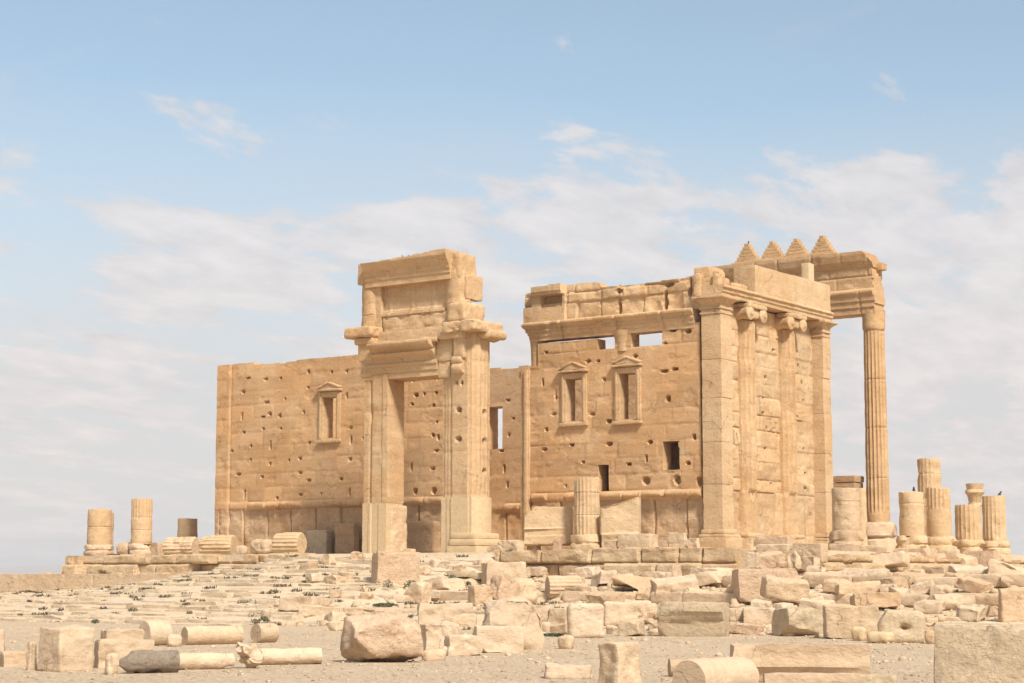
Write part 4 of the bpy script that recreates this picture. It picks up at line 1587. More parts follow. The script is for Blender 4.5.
# slim column with capital, farther back in the court
P = ground_at(975.5, 574.5)[0]
d_ = ray(975.5, 520)
P = CAM + d_ * (158 / (d_ @ FW))
zg = Hs(P[0], P[1])
s_ = 158 / F_PX
ztop_ = -2.03 + (574 - 484) * s_
t = thing('column', 'slim distant column with a carved capital rising behind two fluted stumps', 'column', (P[0], P[1], zg))
hh0 = ztop_ - zg
V, F = lathemesh(shaft_profile(.56, .50, hh0 - 1.9, .3), 40, seed=951, rough=.03)
mk('shaft', V + np.array([P[0], P[1], zg]), F, M_STUMP, t)
V, F = lathemesh([(0, .5), (.1, .6), (.25, .58), (.3, .5), (.9, .62), (1.15, .82), (1.35, .78), (1.42, .66), (1.7, .72), (1.9, .78)], 40, seed=953, rough=.1, chips=.2)
mk('capital', V + np.array([P[0], P[1], zg + hh0 - 1.92]), F, M_STUMP, t)
# pier and round shaft seen between the end wall and the tall column
P0, P1 = at(833, 476, 1, 20.0), at(855, 489, 1, 20.0)
t = thing('pier', 'square brown pier with a moulded cap behind the smooth stump beside the end wall', 'pier', ((P0[0] + P1[0]) / 2, 20.6, PLAT))
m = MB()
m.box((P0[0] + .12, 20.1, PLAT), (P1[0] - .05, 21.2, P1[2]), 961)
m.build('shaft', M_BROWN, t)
m = MB()
m.box((P0[0], 19.9, P1[2]), (P1[0], 21.3, (P0[2] + P1[2]) / 2), 962)
m.box((P0[0] - .06, 19.85, (P0[2] + P1[2]) / 2 + .01), (P1[0] + .06, 21.35, P0[2]), 963, rnd=.06)
m.build('capital', M_ORTHO, t)
P0 = at(860.5, 488, 1, 19.0)
stump('slender round shaft with a collar between the brown pier and the tall column', P0[0], 19.0, PLAT, (.5, .3, .40, .36, P0[2] - PLAT - .3), M_STUMP, seed=965, rough=.03, top_rough=.03)

# ================================================================== loose blocks
USED = []


def rock(name, label, px0, py0, px1, py1, mat, cat='stone block', deep=0.8, yaw=None, tilt=(0, 0), seed=None, group='loose stones and blocks round the ruin', plane=None, sink=0.06, z=None, rel=True, chip=.85, **k):
    """loose stone whose picture is the given rectangle, resting on the ground (or standing on a plane)"""
    xm = (px0 + px1) / 2
    seed = seed if seed is not None else len(USED) * 7 + 3
    if plane is not None:
        P = at(xm, py1, *plane)
        D = (P - CAM) @ FW
        P = P.copy()
    else:
        P, _ = ground_at(xm, py1)
        D = (P - CAM) @ FW
    s = D / F_PX
    W_, H_ = (px1 - px0) * s, (py1 - py0) * s
    yaw = 0.0 if yaw is None else yaw + (math.atan((512 - xm) / F_PX) if rel else 0)
    # width seen by the camera = |cos| sx + |sin| sy, angle between camera right and block axis
    a = abs(math.cos(yaw - -YAW * 0 + YAW)), abs(math.sin(yaw + YAW))
    sx = W_ / (a[0] + a[1] * deep)
    sy = sx * deep
    if sy > 3.0:
        sy = 3.0
        sx = max(.3, (W_ - a[1] * sy) / max(a[0], .2))
    ext = (abs(math.sin(yaw + YAW)) * sx + abs(math.cos(yaw + YAW)) * sy) / 2
    back = np.array([FW[0], FW[1], 0]) / math.hypot(FW[0], FW[1])
    c = P + back * ext * 0.85
    zb = P[2] if z is None else z
    if plane is None and z is None:
        zb = min(zb, Hs(c[0], c[1]) + 0.15)
        zb = max(zb, P[2] - 0.3)
    top = P[2] + H_
    rr_ = np.random.RandomState(seed + 90)
    hz = (top - zb + sink) / 2
    cc = list(k.pop('cuts', []))
    for _ in range(3):
        sg = np.where(rr_.rand(3) < .5, -1, 1)
        nv = sg * (0.3 + rr_.rand(3)) / np.array([sx, sy, 2 * hz]) * min(sx, 2 * hz)
        nv = nv / np.linalg.norm(nv)
        cc.append((tuple(nv), float(np.abs(nv) @ np.array([sx / 2, sy / 2, hz])) * (chip + (.97 - chip) * rr_.rand())))
    k['cuts'] = cc
    k.setdefault('rough', 0.11 * min(1, max(sx, H_)))
    k.setdefault('rnd', 0.045 * min(1.2, max(.5, H_)))
    k.setdefault('res', max(0.04, max(sx, H_) / 24))
    k.setdefault('wob', 0.05 * min(1, H_))
    o = block(name, mat, (c[0], c[1], zb - sink), (sx, sy, top - zb + sink), seed, (yaw, tilt[0], tilt[1]), None, **k)
    USED.append((px0, py0, px1, py1))
    return tag(o, label, cat, group)


def drum(label, px0, py0, px1, py1, yaw, mat, flutes=0, seed=0, taper=1.0, rough=.04, fd=.05, chips=.08, hollow=False, plane=None, name='column_drum', cat='column drum', thick=None, tip=0.0, point=0, group='fallen column drums'):
    """fallen column lying on the ground; yaw = direction of its axis seen from above"""
    xm = (px0 + px1) / 2
    yaw = yaw + math.atan((512 - xm) / F_PX)
    P = at(xm, py1, *plane) if plane else ground_at(xm, py1)[0]
    D = (P - CAM) @ FW
    s = D / F_PX
    W_, H_ = (px1 - px0) * s, (thick or (py1 - py0)) * s
    r = H_ / 2
    ca, sa = abs(math.cos(yaw + YAW)), abs(math.sin(yaw + YAW))
    ln = max(.25, (W_ - 2 * r * sa) / max(ca, .15))
    back = np.array([FW[0], FW[1], 0]) / math.hypot(FW[0], FW[1])
    c = P + back * (r + sa * ln / 2 * 0.5)
    gz_here = Hs(c[0], c[1])
    zc = min(P[2], gz_here + .2) if plane is None else P[2]
    n = max(5, int(ln / .12))
    pf = [(ln * i / n, (r * (1 + (taper - 1) * i / n)) * (0.95 if i in (0, n) else 1) * (min(1, .35 + 2.6 * i / n) if point else 1)) for i in range(n + 1)]
    V, F = lathemesh(pf, 48, flutes=flutes, fd=fd, seed=seed + 7, rough=rough, chips=chips)
    if hollow:
        q = np.hypot(V[:, 0], V[:, 1])
        e = (V[:, 2] < .06) | (V[:, 2] > ln + 9)
        m_ = (V[:, 2] < .02)
    V = V - np.array([0, 0, ln / 2])
    V = V @ rotm(0, 0, math.pi / 2 + tip).T
    V = V @ rotm(yaw).T
    o = mk(name, V + np.array([c[0], c[1], zc + r * .94]), F, mat)
    USED.append((px0, py0, px1, py1))
    return tag(o, label, cat, group)


CAMX = -YAW  # heading of the camera's right-hand direction
RIGHT = YAW * -1 * 0 + math.atan2(RT[1], RT[0])

# -- foreground, left
rock('stone_block', 'big squared pale block with one rounded corner, leftmost in the foreground', 31, 629, 88, 672, M_RUBP, deep=.95, yaw=RIGHT + .62, taper=(.03, .03), rough=.05, cuts=[((-.9, -.2, .75), .82)])
rock('stone_slab', 'thin upright slab leaning behind the big squared pale block', 24.5, 643, 36, 670, M_RUBP, deep=.5, yaw=RIGHT + .5, rough=.04)
rock('stone_slab', 'low cream slab at the left edge of the foreground', -6, 652, 24, 667, M_RUBP, deep=1.0, yaw=RIGHT + .2)
rock('stone_block', 'pale cube-like stone cut off by the left edge of the view', -14, 632, 3, 655, M_RUBP, deep=1, yaw=RIGHT)
rock('stone_slab', 'flat topped slab behind the ridged slab beside the big pale block', 95, 632, 141, 652, M_RUBP, deep=.6, yaw=RIGHT + .25)
rock('stone_slab', 'long ridged pale slab between the big pale block and the grey column', 89, 642, 149, 668, M_RUBP, deep=.5, yaw=RIGHT + .2, rough=.1, cuts=[((-.6, -.5, .6), .75)])
rock('stone', 'small pale broken stone touching the tip of the grey column', 101, 654, 120, 675, M_RUBP, cat='stone', deep=.9, yaw=RIGHT + .5, rnd=.3, rough=.12)
drum('dark grey fallen column with a broken pointed end in the foreground', 110, 650, 176, 674, RIGHT + .25, M_DKGREY, seed=2, taper=1.08, chips=.25, rough=.08, point=1, thick=22)
drum('pale fallen column lying end to end with the dark grey one', 172, 651, 232, 670, RIGHT + .38, M_RUBP, seed=3, thick=17)
rock('stone', 'rough jagged lump between two pale fallen columns in the foreground', 228, 645.5, 264, 669, M_RUBP, cat='stone', deep=.8, yaw=RIGHT + .4, rough=.22, rnd=.3, wob=.18)
drum('pale fallen column stretching right from the rough jagged lump', 255, 645, 321, 665, RIGHT + .14, M_RUBP, seed=4, thick=17, taper=.95)
drum('short pale drum lying behind the ridged slab', 134, 620, 170, 646, RIGHT + .55, M_RUBP, seed=5, thick=25, chips=.2)
rock('stone', 'small rounded cream stone between a short drum and a long column', 164, 634, 182, 647, M_RUBP, cat='stone', deep=.8, rnd=.3, yaw=RIGHT)
drum('longest pale fallen column in the row behind the grey one', 179, 624, 240, 645, RIGHT + .42, M_RUBP, seed=6, thick=19)
drum('short pale drum showing its rough round end, right of the longest column', 248, 622, 278, 643, RIGHT + .62, M_RUBP, seed=8, thick=20, chips=.1)
# -- foreground, middle
rock('boulder', 'largest pinkish boulder lying on the foreground sand', 339, 620, 424, 663, M_PINK, cat='boulder', deep=.55, yaw=RIGHT + .35, rough=.17, wob=.12, rnd=.14, cuts=[((-.62, -.35, -.68), .78), ((-.3, -.45, .85), .66), ((.8, -.2, .5), 1.05)], seed=41)
rock('stone_block', 'pale block tucked behind the largest pinkish boulder', 418, 626, 459, 651, M_RUBP, deep=.7, yaw=RIGHT + .25)
rock('stone_slab', 'bright tilted slab right of the largest pinkish boulder', 443, 638, 483, 656, M_RUBP, deep=.5, yaw=RIGHT + .3, cuts=[((-.8, 0, .5), .55)])
rock('stone', 'small flat stone at the foot of the bright tilted slab', 420, 649, 447, 661, M_RUBP, cat='stone', deep=.6, yaw=RIGHT + .2, rnd=.15)
rock('stone', 'tiny cream stone between the small flat stone and the bright slab', 440, 645, 457, 656, M_RUBP, cat='stone', deep=.8, yaw=RIGHT, rnd=.2)
rock('stone_block', 'pale undercut block in front of a folded broken boulder', 472, 628, 524, 653, M_RUBP, deep=.6, yaw=RIGHT + .15, cuts=[((-.7, -.3, -.7), .62)], rough=.08)
rock('boulder', 'folded broken boulder behind the pale undercut block', 480, 604, 545, 650, M_RUBP, cat='boulder', deep=.6, yaw=RIGHT + .3, rough=.2, wob=.2, cuts=[((.75, -.2, .65), .85), ((-.5, -.2, .7), .9)], seed=44)
rock('stone_block', 'squarish pitted block standing upright at the edge of the sandy ground', 568, 606, 605, 638, M_RUBP, deep=.45, yaw=RIGHT + .1, rnd=.16, rough=.06)
rock('stone', 'small brownish stone left of the squarish pitted block', 557, 636, 576, 649, M_RUB, cat='stone', deep=.7, rnd=.2)
rock('stone_block', 'upright block with a dark pitted left face, alone on the foreground sand', 598, 645, 643, 688, M_RUB, deep=.9, yaw=RIGHT + .75, rough=.08, cuts=[((.9, -.1, .55), .52)], seed=48, chip=.93)
rock('stone_slab', 'flat stone flush with the sand left of the upright foreground block', 545, 667, 592, 679, M_RUBP, deep=.8, yaw=RIGHT, rnd=.05)
drum('big smooth fallen drum showing its round end at the bottom of the view', 673, 659, 768, 702, RIGHT + .95, M_RUBP, seed=12, thick=44, chips=.02, rough=.03)
drum('thinner fallen shaft lying behind the big smooth drum', 669, 655, 738, 677, RIGHT + .2, M_RUB, seed=13, thick=19, rough=.05)
rock('cornice_beam', 'long moulded cornice beam lying on the sand at lower right', 733, 646.5, 872, 683, M_RUBP, cat='cornice beam', deep=.22, yaw=RIGHT + .16, rough=.04, seed=51,
     shape=lambda p, half: np.stack([p[:, 0], p[:, 1] + np.where((p[:, 1] < 0), np.interp(p[:, 2] / half[2], [-1, -.42, -.36, .1, .3, 1], [.16, .12, .02, .0, .06, -.03]), 0), p[:, 2]], -1))
rock('stone_slab', 'thin pale slab in front of the moulded cornice beam at the bottom edge', 765, 675, 862, 694, M_RUBP, deep=.4, yaw=RIGHT + .1, rough=.04)
rock('stone_slab', 'grey slab half buried beside the end of the moulded beam', 856, 677, 902, 692, M_GREY, deep=.7, yaw=RIGHT)
rock('stone_block', 'huge squared greyish block cut off at the lower right corner', 940, 627, 1062, 702, M_GREY, deep=.7, yaw=RIGHT - .03, rough=.035, rnd=.05, seed=53, wob=.02)
# -- front row of the rubble, right half
rock('cornice_block', 'large greyish cornice block with a moulded upper edge, set on the sand', 659, 603.5, 731, 637, M_GREY, cat='cornice block', deep=.35, yaw=RIGHT - .25, rough=.04, seed=57,
     shape=lambda p, half: np.stack([p[:, 0], p[:, 1] - np.where(p[:, 1] < 0, np.interp(p[:, 2] / half[2], [-1, .0, .04, .3, .5, 1], [0, 0, .10, .12, .22, .18]), 0), p[:, 2]], -1))
rock('stone_block', 'small square block right of the large moulded cornice block', 730, 610, 745, 629, M_RUB, deep=.6, yaw=RIGHT)
rock('stone_block', 'pale block bridging a dark gap beside the small square block', 744, 608.5, 776, 628, M_RUBP, deep=.5, yaw=RIGHT + .05, sink=-.02)
rock('stone_block', 'two toned block, grey on the left and pale on the right, over dark rubble', 775, 611, 828, 637, M_GREY, deep=.8, yaw=RIGHT + .55, cuts=[((-.2, -.5, -.8), .55)])
rock('stone_block', 'large worn block between the two toned block and the grey round-topped one', 826, 607, 882, 639, M_RUB, deep=.5, yaw=RIGHT + .1, rough=.1)
rock('stone_block', 'grey round-topped block with a dark eye-shaped hole', 879, 611, 927, 643, M_GREY, deep=.35, yaw=RIGHT + .15, rnd=.2, rough=.05, cuts=[((-.8, 0, .6), .7)], seed=61,
     shape=lambda p, half: np.stack([p[:, 0], p[:, 1] + .3 * np.exp(-(((p[:, 0] - .1) / .17) ** 2 + ((p[:, 2] + .05) / .1) ** 2)) * (p[:, 1] < 0), p[:, 2]], -1))
rock('stone', 'white rounded stone at the foot of the grey round-topped block', 851, 627, 870, 641, M_PALE, cat='stone', deep=.8, rnd=.3)
rock('stone_slab', 'flat white stone in front of the grey round-topped block', 868, 633, 898, 643.5, M_PALE, cat='stone', deep=.7, rnd=.15)
rock('stone', 'brownish stone beside the huge squared block', 925, 632, 942, 644, M_RUB, cat='stone', deep=.8, rnd=.2)
rock('stone_slab', 'upright slab standing at the right edge of the view', 1000, 588.5, 1030, 622, M_RUB, deep=.4, yaw=RIGHT + .5, rough=.05)
# -- middle ledge
rock('stone_slab', 'tilted slab resting on rubble with deep shade beneath it', 764, 583, 810, 607, M_RUB, deep=.7, yaw=RIGHT + .2, tilt=(.12, .1), sink=-.12, rnd=.12)
rock('stone_block', 'big smooth block directly behind the tilted slab', 735, 569.5, 802, 601, M_PINK, deep=.5, yaw=RIGHT + .25, rough=.05, cuts=[((.8, 0, .5), 1.35)])
rock('stone', 'pale triangular rock left of the tilted slab', 722, 586, 756, 604, M_RUBP, cat='stone', deep=.8, cuts=[((-.75, 0, .6), .35), ((.7, 0, .7), .45)])
rock('boulder', 'rounded pale boulder on the ledge left of the grooved drum', 505, 580, 540, 605, M_RUB, cat='boulder', deep=.8, rnd=.35, yaw=RIGHT + .5)
drum('grooved drum lying on the ledge right of the rounded boulder', 545, 573, 583, 599, RIGHT + .25, M_RUB, flutes=18, seed=21, thick=24, fd=.04)
rock('stone_block', 'brownish angular block right of the grooved drum', 565, 574, 586, 592, M_PINK, deep=.8, yaw=RIGHT + .6)
rock('stone_slab', 'low slab at the foot of the grooved drum', 562, 589, 592, 599, M_RUB, deep=.6)
rock('stone_block', 'bright block pitted on top at the head of the rubble slope', 481, 564, 527, 586, M_RUBP, deep=.6, yaw=RIGHT + .25)
rock('stone_block', 'leaning block with a pink left face below the bright pitted block', 488, 583, 518, 605, M_PINK, deep=.8, yaw=RIGHT + .6, tilt=(0, .35))
rock('stone_block', 'dark sided broken block left of the leaning pink block', 466, 587, 494, 606, M_RUB, deep=.7, yaw=RIGHT + .55, cuts=[((.7, 0, .7), .5)])
rock('stone_block', 'broad pinkish block lying at the foot of the gateway', 369, 553.5, 420, 583, M_PINK, deep=.65, yaw=RIGHT + .25, rough=.06, sink=.2)
rock('stone', 'wedge shaped stone beside the dark shrubs below the gateway', 398, 583, 432, 604, M_RUB, cat='stone', deep=.6, cuts=[((-.8, 0, .6), .3)])
rock('stone_block', 'long block in the first row above the sand, left of the folded boulder', 417, 605, 473, 628, M_RUBP, deep=.3, yaw=RIGHT + .08)
rock('stone_slab', 'thin slab under the long block above the sand', 444, 616, 476, 630, M_RUBP, deep=.5, yaw=RIGHT)
rock('stone_block', 'warm tan block over dark gaps, right of the folded boulder', 512, 607, 552, 627, M_PINK, deep=.4, yaw=RIGHT + .1)
rock('stone_block', 'shaded block left of the squarish pitted block', 548, 609, 572, 627, M_RUB, deep=.6)
rock('stone_block', 'long layered block right of the squarish pitted block', 604, 603, 652, 627, M_RUBP, deep=.3, yaw=RIGHT + .05, rnd=.12)
rock('stone', 'round pebble-like stone under the warm tan block', 539, 622, 553, 632, M_RUB, cat='stone', deep=.9, rnd=.3)
rock('stone', 'rounded dark stone at the left end of the first rubble row', 259, 609, 271, 621, M_GREY, cat='stone', deep=.9, rnd=.3)
# -- blocks on the platform
rock('carved_block', 'carved block with a moulded band raised on small stones, left of the fluted stump', 524, 507, 574, 541, M_STUMP, cat='carved block', deep=.5, yaw=RIGHT - .12, plane=(1, -7.3), z=-.5, sink=0, rough=.05, cuts=[((-.7, 0, .7), 1.25)], seed=71, res=.07,
     shape=lambda p, half: np.stack([p[:, 0], p[:, 1] - np.where(p[:, 1] < 0, np.interp(p[:, 2] / half[2], [-1, -.95, -.5, -.46, -.2, -.16, -.1, 1], [0, .10, .10, .02, .02, .14, .0, -.04]), 0), p[:, 2]], -1))
rock('stone', 'small stone propping up the left end of the carved block', 527, 540, 541, 548, M_PINK, cat='stone', plane=(1, -7.4), z=PLAT, sink=.05)
rock('stone', 'small stone propping up the right end of the carved block', 553, 540, 563, 548, M_PINK, cat='stone', plane=(1, -7.4), z=PLAT, sink=.05)
rock('carved_block', 'carved gable fragment with a slanting top, right of the fluted stump', 601, 495, 642, 543, M_STUMP, cat='carved block', deep=.4, yaw=RIGHT - .12, plane=(1, -7.0), z=PLAT, rough=.05, cuts=[((-.28, 0, .95), 1.05)], seed=72, res=.07,
     shape=lambda p, half: np.stack([p[:, 0], p[:, 1] - np.where(p[:, 1] < 0, np.interp(p[:, 2] / half[2], [-1, -.5, -.46, -.36, -.32, .5, 1], [0, 0, .10, .10, -.02, -.05, 0]), 0), p[:, 2]], -1))
for (a, b, c, d, lab, mt, nm) in (
        (304, 531, 332, 553, 'grey slab leaning on the hall wall left of a brown slab', M_GREY, 'carved_block'),
        (333, 524, 359, 551, 'brown slab on the hall wall between the grey slab and the gateway', M_ORTHO, 'carved_block'),
        (404, 522, 442, 551, 'large rounded stone lying inside the gateway opening', M_ORTHO, 'boulder')):
    rock(nm, lab, a, b, c, d, mt, cat='carved block' if nm[0] == 'c' else 'boulder', deep=.35, plane=(1, -1.2), z=PLAT, rough=.06, rnd=.2 if nm[0] == 'b' else .08)
rock('stone', 'small white stone on the gateway threshold', 403, 549, 416, 555, M_PALE, cat='stone', plane=(1, -7.4), z=PLAT)
drum('fluted drum lying against the left foot of the hall', 196, 535, 236, 556, RIGHT - .45, M_STUMP, flutes=18, seed=31, plane=(1, -8.6), thick=22, chips=.2)
drum('fluted drum lying right of the rounded stone at the foot of the hall', 270, 533, 305, 554.5, RIGHT - .5, M_STUMP, flutes=18, seed=32, plane=(1, -8.3), thick=23, chips=.15)
drum('worn fluted drum lying just right of the second stump from the left', 160, 537, 198, 557, RIGHT - .5, M_RUB, flutes=18, seed=33, plane=(1, -8.6), thick=21, chips=.25)
rock('boulder', 'rounded pale stone between the two fluted drums below the hall', 246, 539, 277, 556, M_RUB, cat='boulder', plane=(1, -7.8), z=PLAT, rnd=.4, deep=.7)
rock('boulder', 'brown boulder between the two leftmost standing stumps', 112, 543, 133, 559, M_PINK, cat='boulder', plane=(1, -7.8), z=PLAT, rnd=.4, deep=.8)
rock('stone_block', 'squat block behind the second stump from the left', 148, 544, 163, 557, M_RUB, plane=(1, -7), z=PLAT, deep=.7)
rock('stone', 'small rough stones at the shaded foot of the hall wall', 234, 546, 248, 556, M_RUB, cat='stone', plane=(1, -8), z=PLAT, deep=.7, rnd=.2)
for (a, b, c, d, lab, mt) in (
        (618, 534, 660, 547, 'long low block on the platform right of the carved gable fragment', M_RUB),
        (659, 538, 672, 547, 'small tan stone between two low blocks on the platform', M_PINK),
        (669, 533, 689, 547, 'squarish block on the platform below the square dark hole', M_RUBP),
        (688, 539, 700, 548, 'narrow stone wedged at the foot of the corner pier', M_RUB),
        (603, 541, 620, 549, 'low stone under the carved gable fragment', M_PINK),
        (756, 537, 798, 546, 'dark pitted row of stones at the foot of the end wall', M_PINK),
        (497, 541, 524, 549, 'flat slab on the threshold between gateway and carved block', M_RUBP),
        (486, 547, 508, 554, 'thin broken slab at the right foot of the gateway', M_RUBP)):
    rock('stone_block', lab, a, b, c, d, mt, plane=(1, -9.2 if a < 740 else -4.0), z=PLAT if a < 740 else None, deep=.5, rough=.07)
for (a, b, c, d, lab, mt, yy) in (
        (758, 545, 797, 557, 'rounded oblong block on the corner of the platform below the first half column', M_RUB, -9.4),
        (795, 544, 830, 557, 'flat rounded slab overhanging shade below the far pier of the end wall', M_RUB, -9.2),
        (832, 544, 862, 560, 'pinkish block under the smooth stump beside the end wall', M_PINK, -2.0),
        (861, 546, 896, 561, 'rough block under the tall fluted column', M_RUB, .5),
        (896, 549, 941, 561, 'long squared plinth block under the left stumps of the right hand group', M_PINK, 5.5),
        (941, 550, 962, 561, 'short plinth block under the right end of the group of stumps', M_RUBP, 9.0),
        (966, 551, 1003, 562, 'squared plinth block under the rightmost two stumps', M_PINK, 12.0)):
    rock('stone_block', lab, a, b, c, d, mt, plane=(1, yy), deep=.5, rough=.06, sink=.3)

# ---- kerb-like ledge stones in the rubble slope
LEDGE = 'long ledge stones in rows below the hall'
rs = np.random.RandomState(23)


def ledge_row(y, x0, x1, ztop, hgt, lab, mats, smin, smax):
    x, k = x0, 0
    row = []
    while x < x1:
        ln = smin + (smax - smin) * rs.rand()
        row.append((x, ln, rs.rand()))
        x += ln + 0.05
    for k, (x, ln, q) in enumerate(row):
        zt = ztop + .10 * (q - .5)
        dep = .9 + .5 * rs.rand()
        o = block('ledge_stone', mats[int(q * len(mats))], (x + ln / 2, y + dep / 2 + .25 * (rs.rand() - .5), zt - hgt), (ln, dep, hgt), 1500 + k + int(abs(y) * 100), (rs.normal() * .04, rs.normal() * .03, rs.normal() * .015),
                  rough=.07, rnd=.10, res=.11, wob=.05, maxn=30)
        ROWS.append((o, lab, x + ln / 2, y, zt))


ROWS = []
ledge_row(-18.5, -6.5, 27, -2.92, .55, 'long ledge stone in the middle row', [M_RUBP, M_RUB, M_RUBP], 1.6, 3.6)
ledge_row(-14.6, 4.5, 28, -2.18, .6, 'ledge stone in the upper row', [M_RUBP, M_RUB], 1.4, 3.2)
ledge_row(-27.3, -4.5, 24, -3.62, .62, 'ledge stone in the bottom row', [M_RUBP, M_RUB, M_RUB], 1.2, 2.8)

# ---- smaller rubble filling the slope
LAND = [(250, 'left stair slope'), (330, 'wide stair slope'), (395, 'left jamb of the gateway'), (465, 'right pier of the gateway'), (515, 'gap beside the gateway'), (550, 'carved block on props'), (588, 'fluted stump'), (622, 'carved gable fragment'),
        (670, 'square dark hole'), (712, 'corner pier'), (752, 'first half column'), (792, 'second half column'), (822, 'far end pier'), (848, 'smooth stump'), (877, 'tall fluted column'), (912, 'stump with a bird'), (940, 'tallest stump'), (975, 'slim capital column'), (1000, 'rightmost stump')]


def overlap(a, b, c, d):
    for (p, q, r, s) in USED:
        ix = min(c, r) - max(a, p)
        iy = min(d, s) - max(b, q)
        if ix > 0 and iy > 0 and ix * iy > .30 * (c - a) * (d - b):
            return True
    return False


for q in ((388, 587, 16), (412, 588, 22), (421, 589, 12), (438, 586, 14), (452, 579, 15), (468, 585, 12), (385, 606, 28)):
    USED.append((q[0] - q[2] / 2, q[1] - 9, q[0] + q[2] / 2, q[1] + 4))
FILL = []
for (name, py_lo, py_hi, x_lo, x_hi, n, wr, hr_) in (
        ('upper', 577, 590, 485, 1022, 130, (18, 62), (8, 15)),
        ('middle', 590, 603, 440, 1022, 130, (16, 52), (7, 14)),
        ('lower', 608, 622, 300, 1000, 150, (16, 52), (7, 14)),
        ('lowest', 622, 637, 330, 940, 150, (12, 46), (6, 13)),
        ('platform', 556, 566, 745, 1010, 60, (14, 44), (5, 9)),
        ('stair', 560, 600, 300, 480, 40, (9, 26), (5, 10))):
    for k in range(n):
        w_ = wr[0] + (wr[1] - wr[0]) * rs.rand() ** 1.6
        h_ = hr_[0] + (hr_[1] - hr_[0]) * rs.rand()
        h_ = min(h_, w_ * .62)
        px = x_lo + (x_hi - x_lo) * rs.rand()
        py = py_lo + (py_hi - py_lo) * rs.rand()
        r_ = (px - w_ / 2, py - h_, px + w_ / 2, py)
        if overlap(*r_):
            continue
        tone = ['pale', 'tan', 'pinkish', 'greyish'][int(np.searchsorted([.45, .80, .95], rs.rand()))]
        mt = {'pale': M_RUBP, 'tan': M_RUB, 'pinkish': M_PINK, 'greyish': M_GREY}[tone]
        asp = w_ / h_
        shp = 'flat slab' if asp > 2.6 else ('oblong block' if asp > 1.7 else 'chunky stone')
        kw = dict(cuts=[((rs.normal(), rs.normal() - .5, rs.rand() + .2), .25 + .5 * rs.rand())]) if rs.rand() < .6 else {}
        kw['rnd'] = .02 + .06 * rs.rand()
        kw['rough'] = .07 + .07 * rs.rand()
        kw['wob'] = .10 * rs.rand()
        pl = dict(plane=(0, 10.2 + .5 * rs.rand()), sink=.35) if name == 'platform' else {}
        o = rock('rubble_stone', '', *r_, mt, deep=.5 + .6 * rs.rand(), yaw=rs.normal() * .3 + .1, rel=False, chip=.74, tilt=(rs.normal() * .08, rs.normal() * .10), seed=3000 + len(FILL), **kw, **pl)
        FILL.append([o, name, shp, tone, px, py, w_])
order = {'upper': 'high on the slope', 'middle': 'halfway down the slope', 'lower': 'low on the slope', 'lowest': 'at the sandy slope foot', 'platform': 'on the platform edge', 'stair': 'on the worn steps'}
groups = {}
for f in FILL:
    lm = min(LAND, key=lambda q: abs(q[0] - f[4]))[1]
    groups.setdefault((f[1], lm, f[3], f[2]), []).append(f)
sidew = {1: [''], 2: ['left', 'right'], 3: ['left', 'middle', 'right']}
for (nm, lm, tone, shp), fs in groups.items():
    fs.sort(key=lambda f: f[4])
    for i, f in enumerate(fs):
        if len(fs) <= 3:
            wrd = sidew[len(fs)][i]
        else:
            wrd = ['leftmost', 'second', 'third', 'fourth', 'fifth', 'sixth', 'seventh', 'eighth', 'ninth', 'tenth'][min(i, 9)]
        f[0]['label'] = ' '.join(f'{wrd} {tone} {shp} {order[nm]} under the {lm}'.split())
        f[0]['category'] = 'stone'
        f[0]['group'] = 'loose stones and blocks round the ruin'
rg = {}
for r in ROWS:
    o, lab, x, y, zt = r
    px = project((x, y, zt))[0]
    lm = min(LAND, key=lambda q: abs(q[0] - px))[1]
    rg.setdefault((lab, lm), []).append((px, o))
for (lab, lm), fs in rg.items():
    fs.sort(key=lambda f: f[0])
    for i, (px, o) in enumerate(fs):
        wrd = sidew.get(len(fs), ['leftmost', 'second', 'third', 'fourth', 'fifth'])[i]
        tag(o, ' '.join(f'{wrd} {lab}, under the {lm}'.split()), 'ledge stone', LEDGE)

# ---- gravel and chips
def ico():
    t = (1 + 5 ** .5) / 2
    v = np.array([(-1, t, 0), (1, t, 0), (-1, -t, 0), (1, -t, 0), (0, -1, t), (0, 1, t), (0, -1, -t), (0, 1, -t), (t, 0, -1), (t, 0, 1), (-t, 0, -1), (-t, 0, 1)]) / math.hypot(1, t)
    f = np.array([(0, 11, 5), (0, 5, 1), (0, 1, 7), (0, 7, 10), (0, 10, 11), (1, 5, 9), (5, 11, 4), (11, 10, 2), (10, 7, 6), (7, 1, 8), (3, 9, 4), (3, 4, 2), (3, 2, 6), (3, 6, 8), (3, 8, 9), (4, 9, 5), (2, 4, 11), (6, 2, 10), (8, 6, 7), (9, 8, 1)])
    return v, f


iv, if_ = ico()


def scatter(name, n, sampler, smin, smax, mat, seed):
    r = np.random.RandomState(seed)
    Vs, Fs = [], []
    for k in range(n):
        x, y = sampler(r)
        s = smin * (smax / smin) ** (r.rand() ** 2.2)
        v = iv * (0.7 + .6 * r.rand(12, 1)) * np.array([s, s * (.6 + .5 * r.rand()), s * (.4 + .4 * r.rand())])
        a = r.rand() * 6.28
        v = v @ rotm(a).T + np.array([x, y, 0])
        Vs.append((v, x, y, s))
    h = H(np.array([q[1] for q in Vs]), np.array([q[2] for q in Vs]))
    out = []
    for k, (v, x, y, s) in enumerate(Vs):
        v[:, 2] += h[k] + s * .15
        out.append(v)
        Fs.append(if_ + 12 * k)
    o = mk(name, np.concatenate(out), [np.concatenate(Fs)], mat, smooth=False, org=(0, -30, -4))
    o['kind'] = 'stuff'
    return o


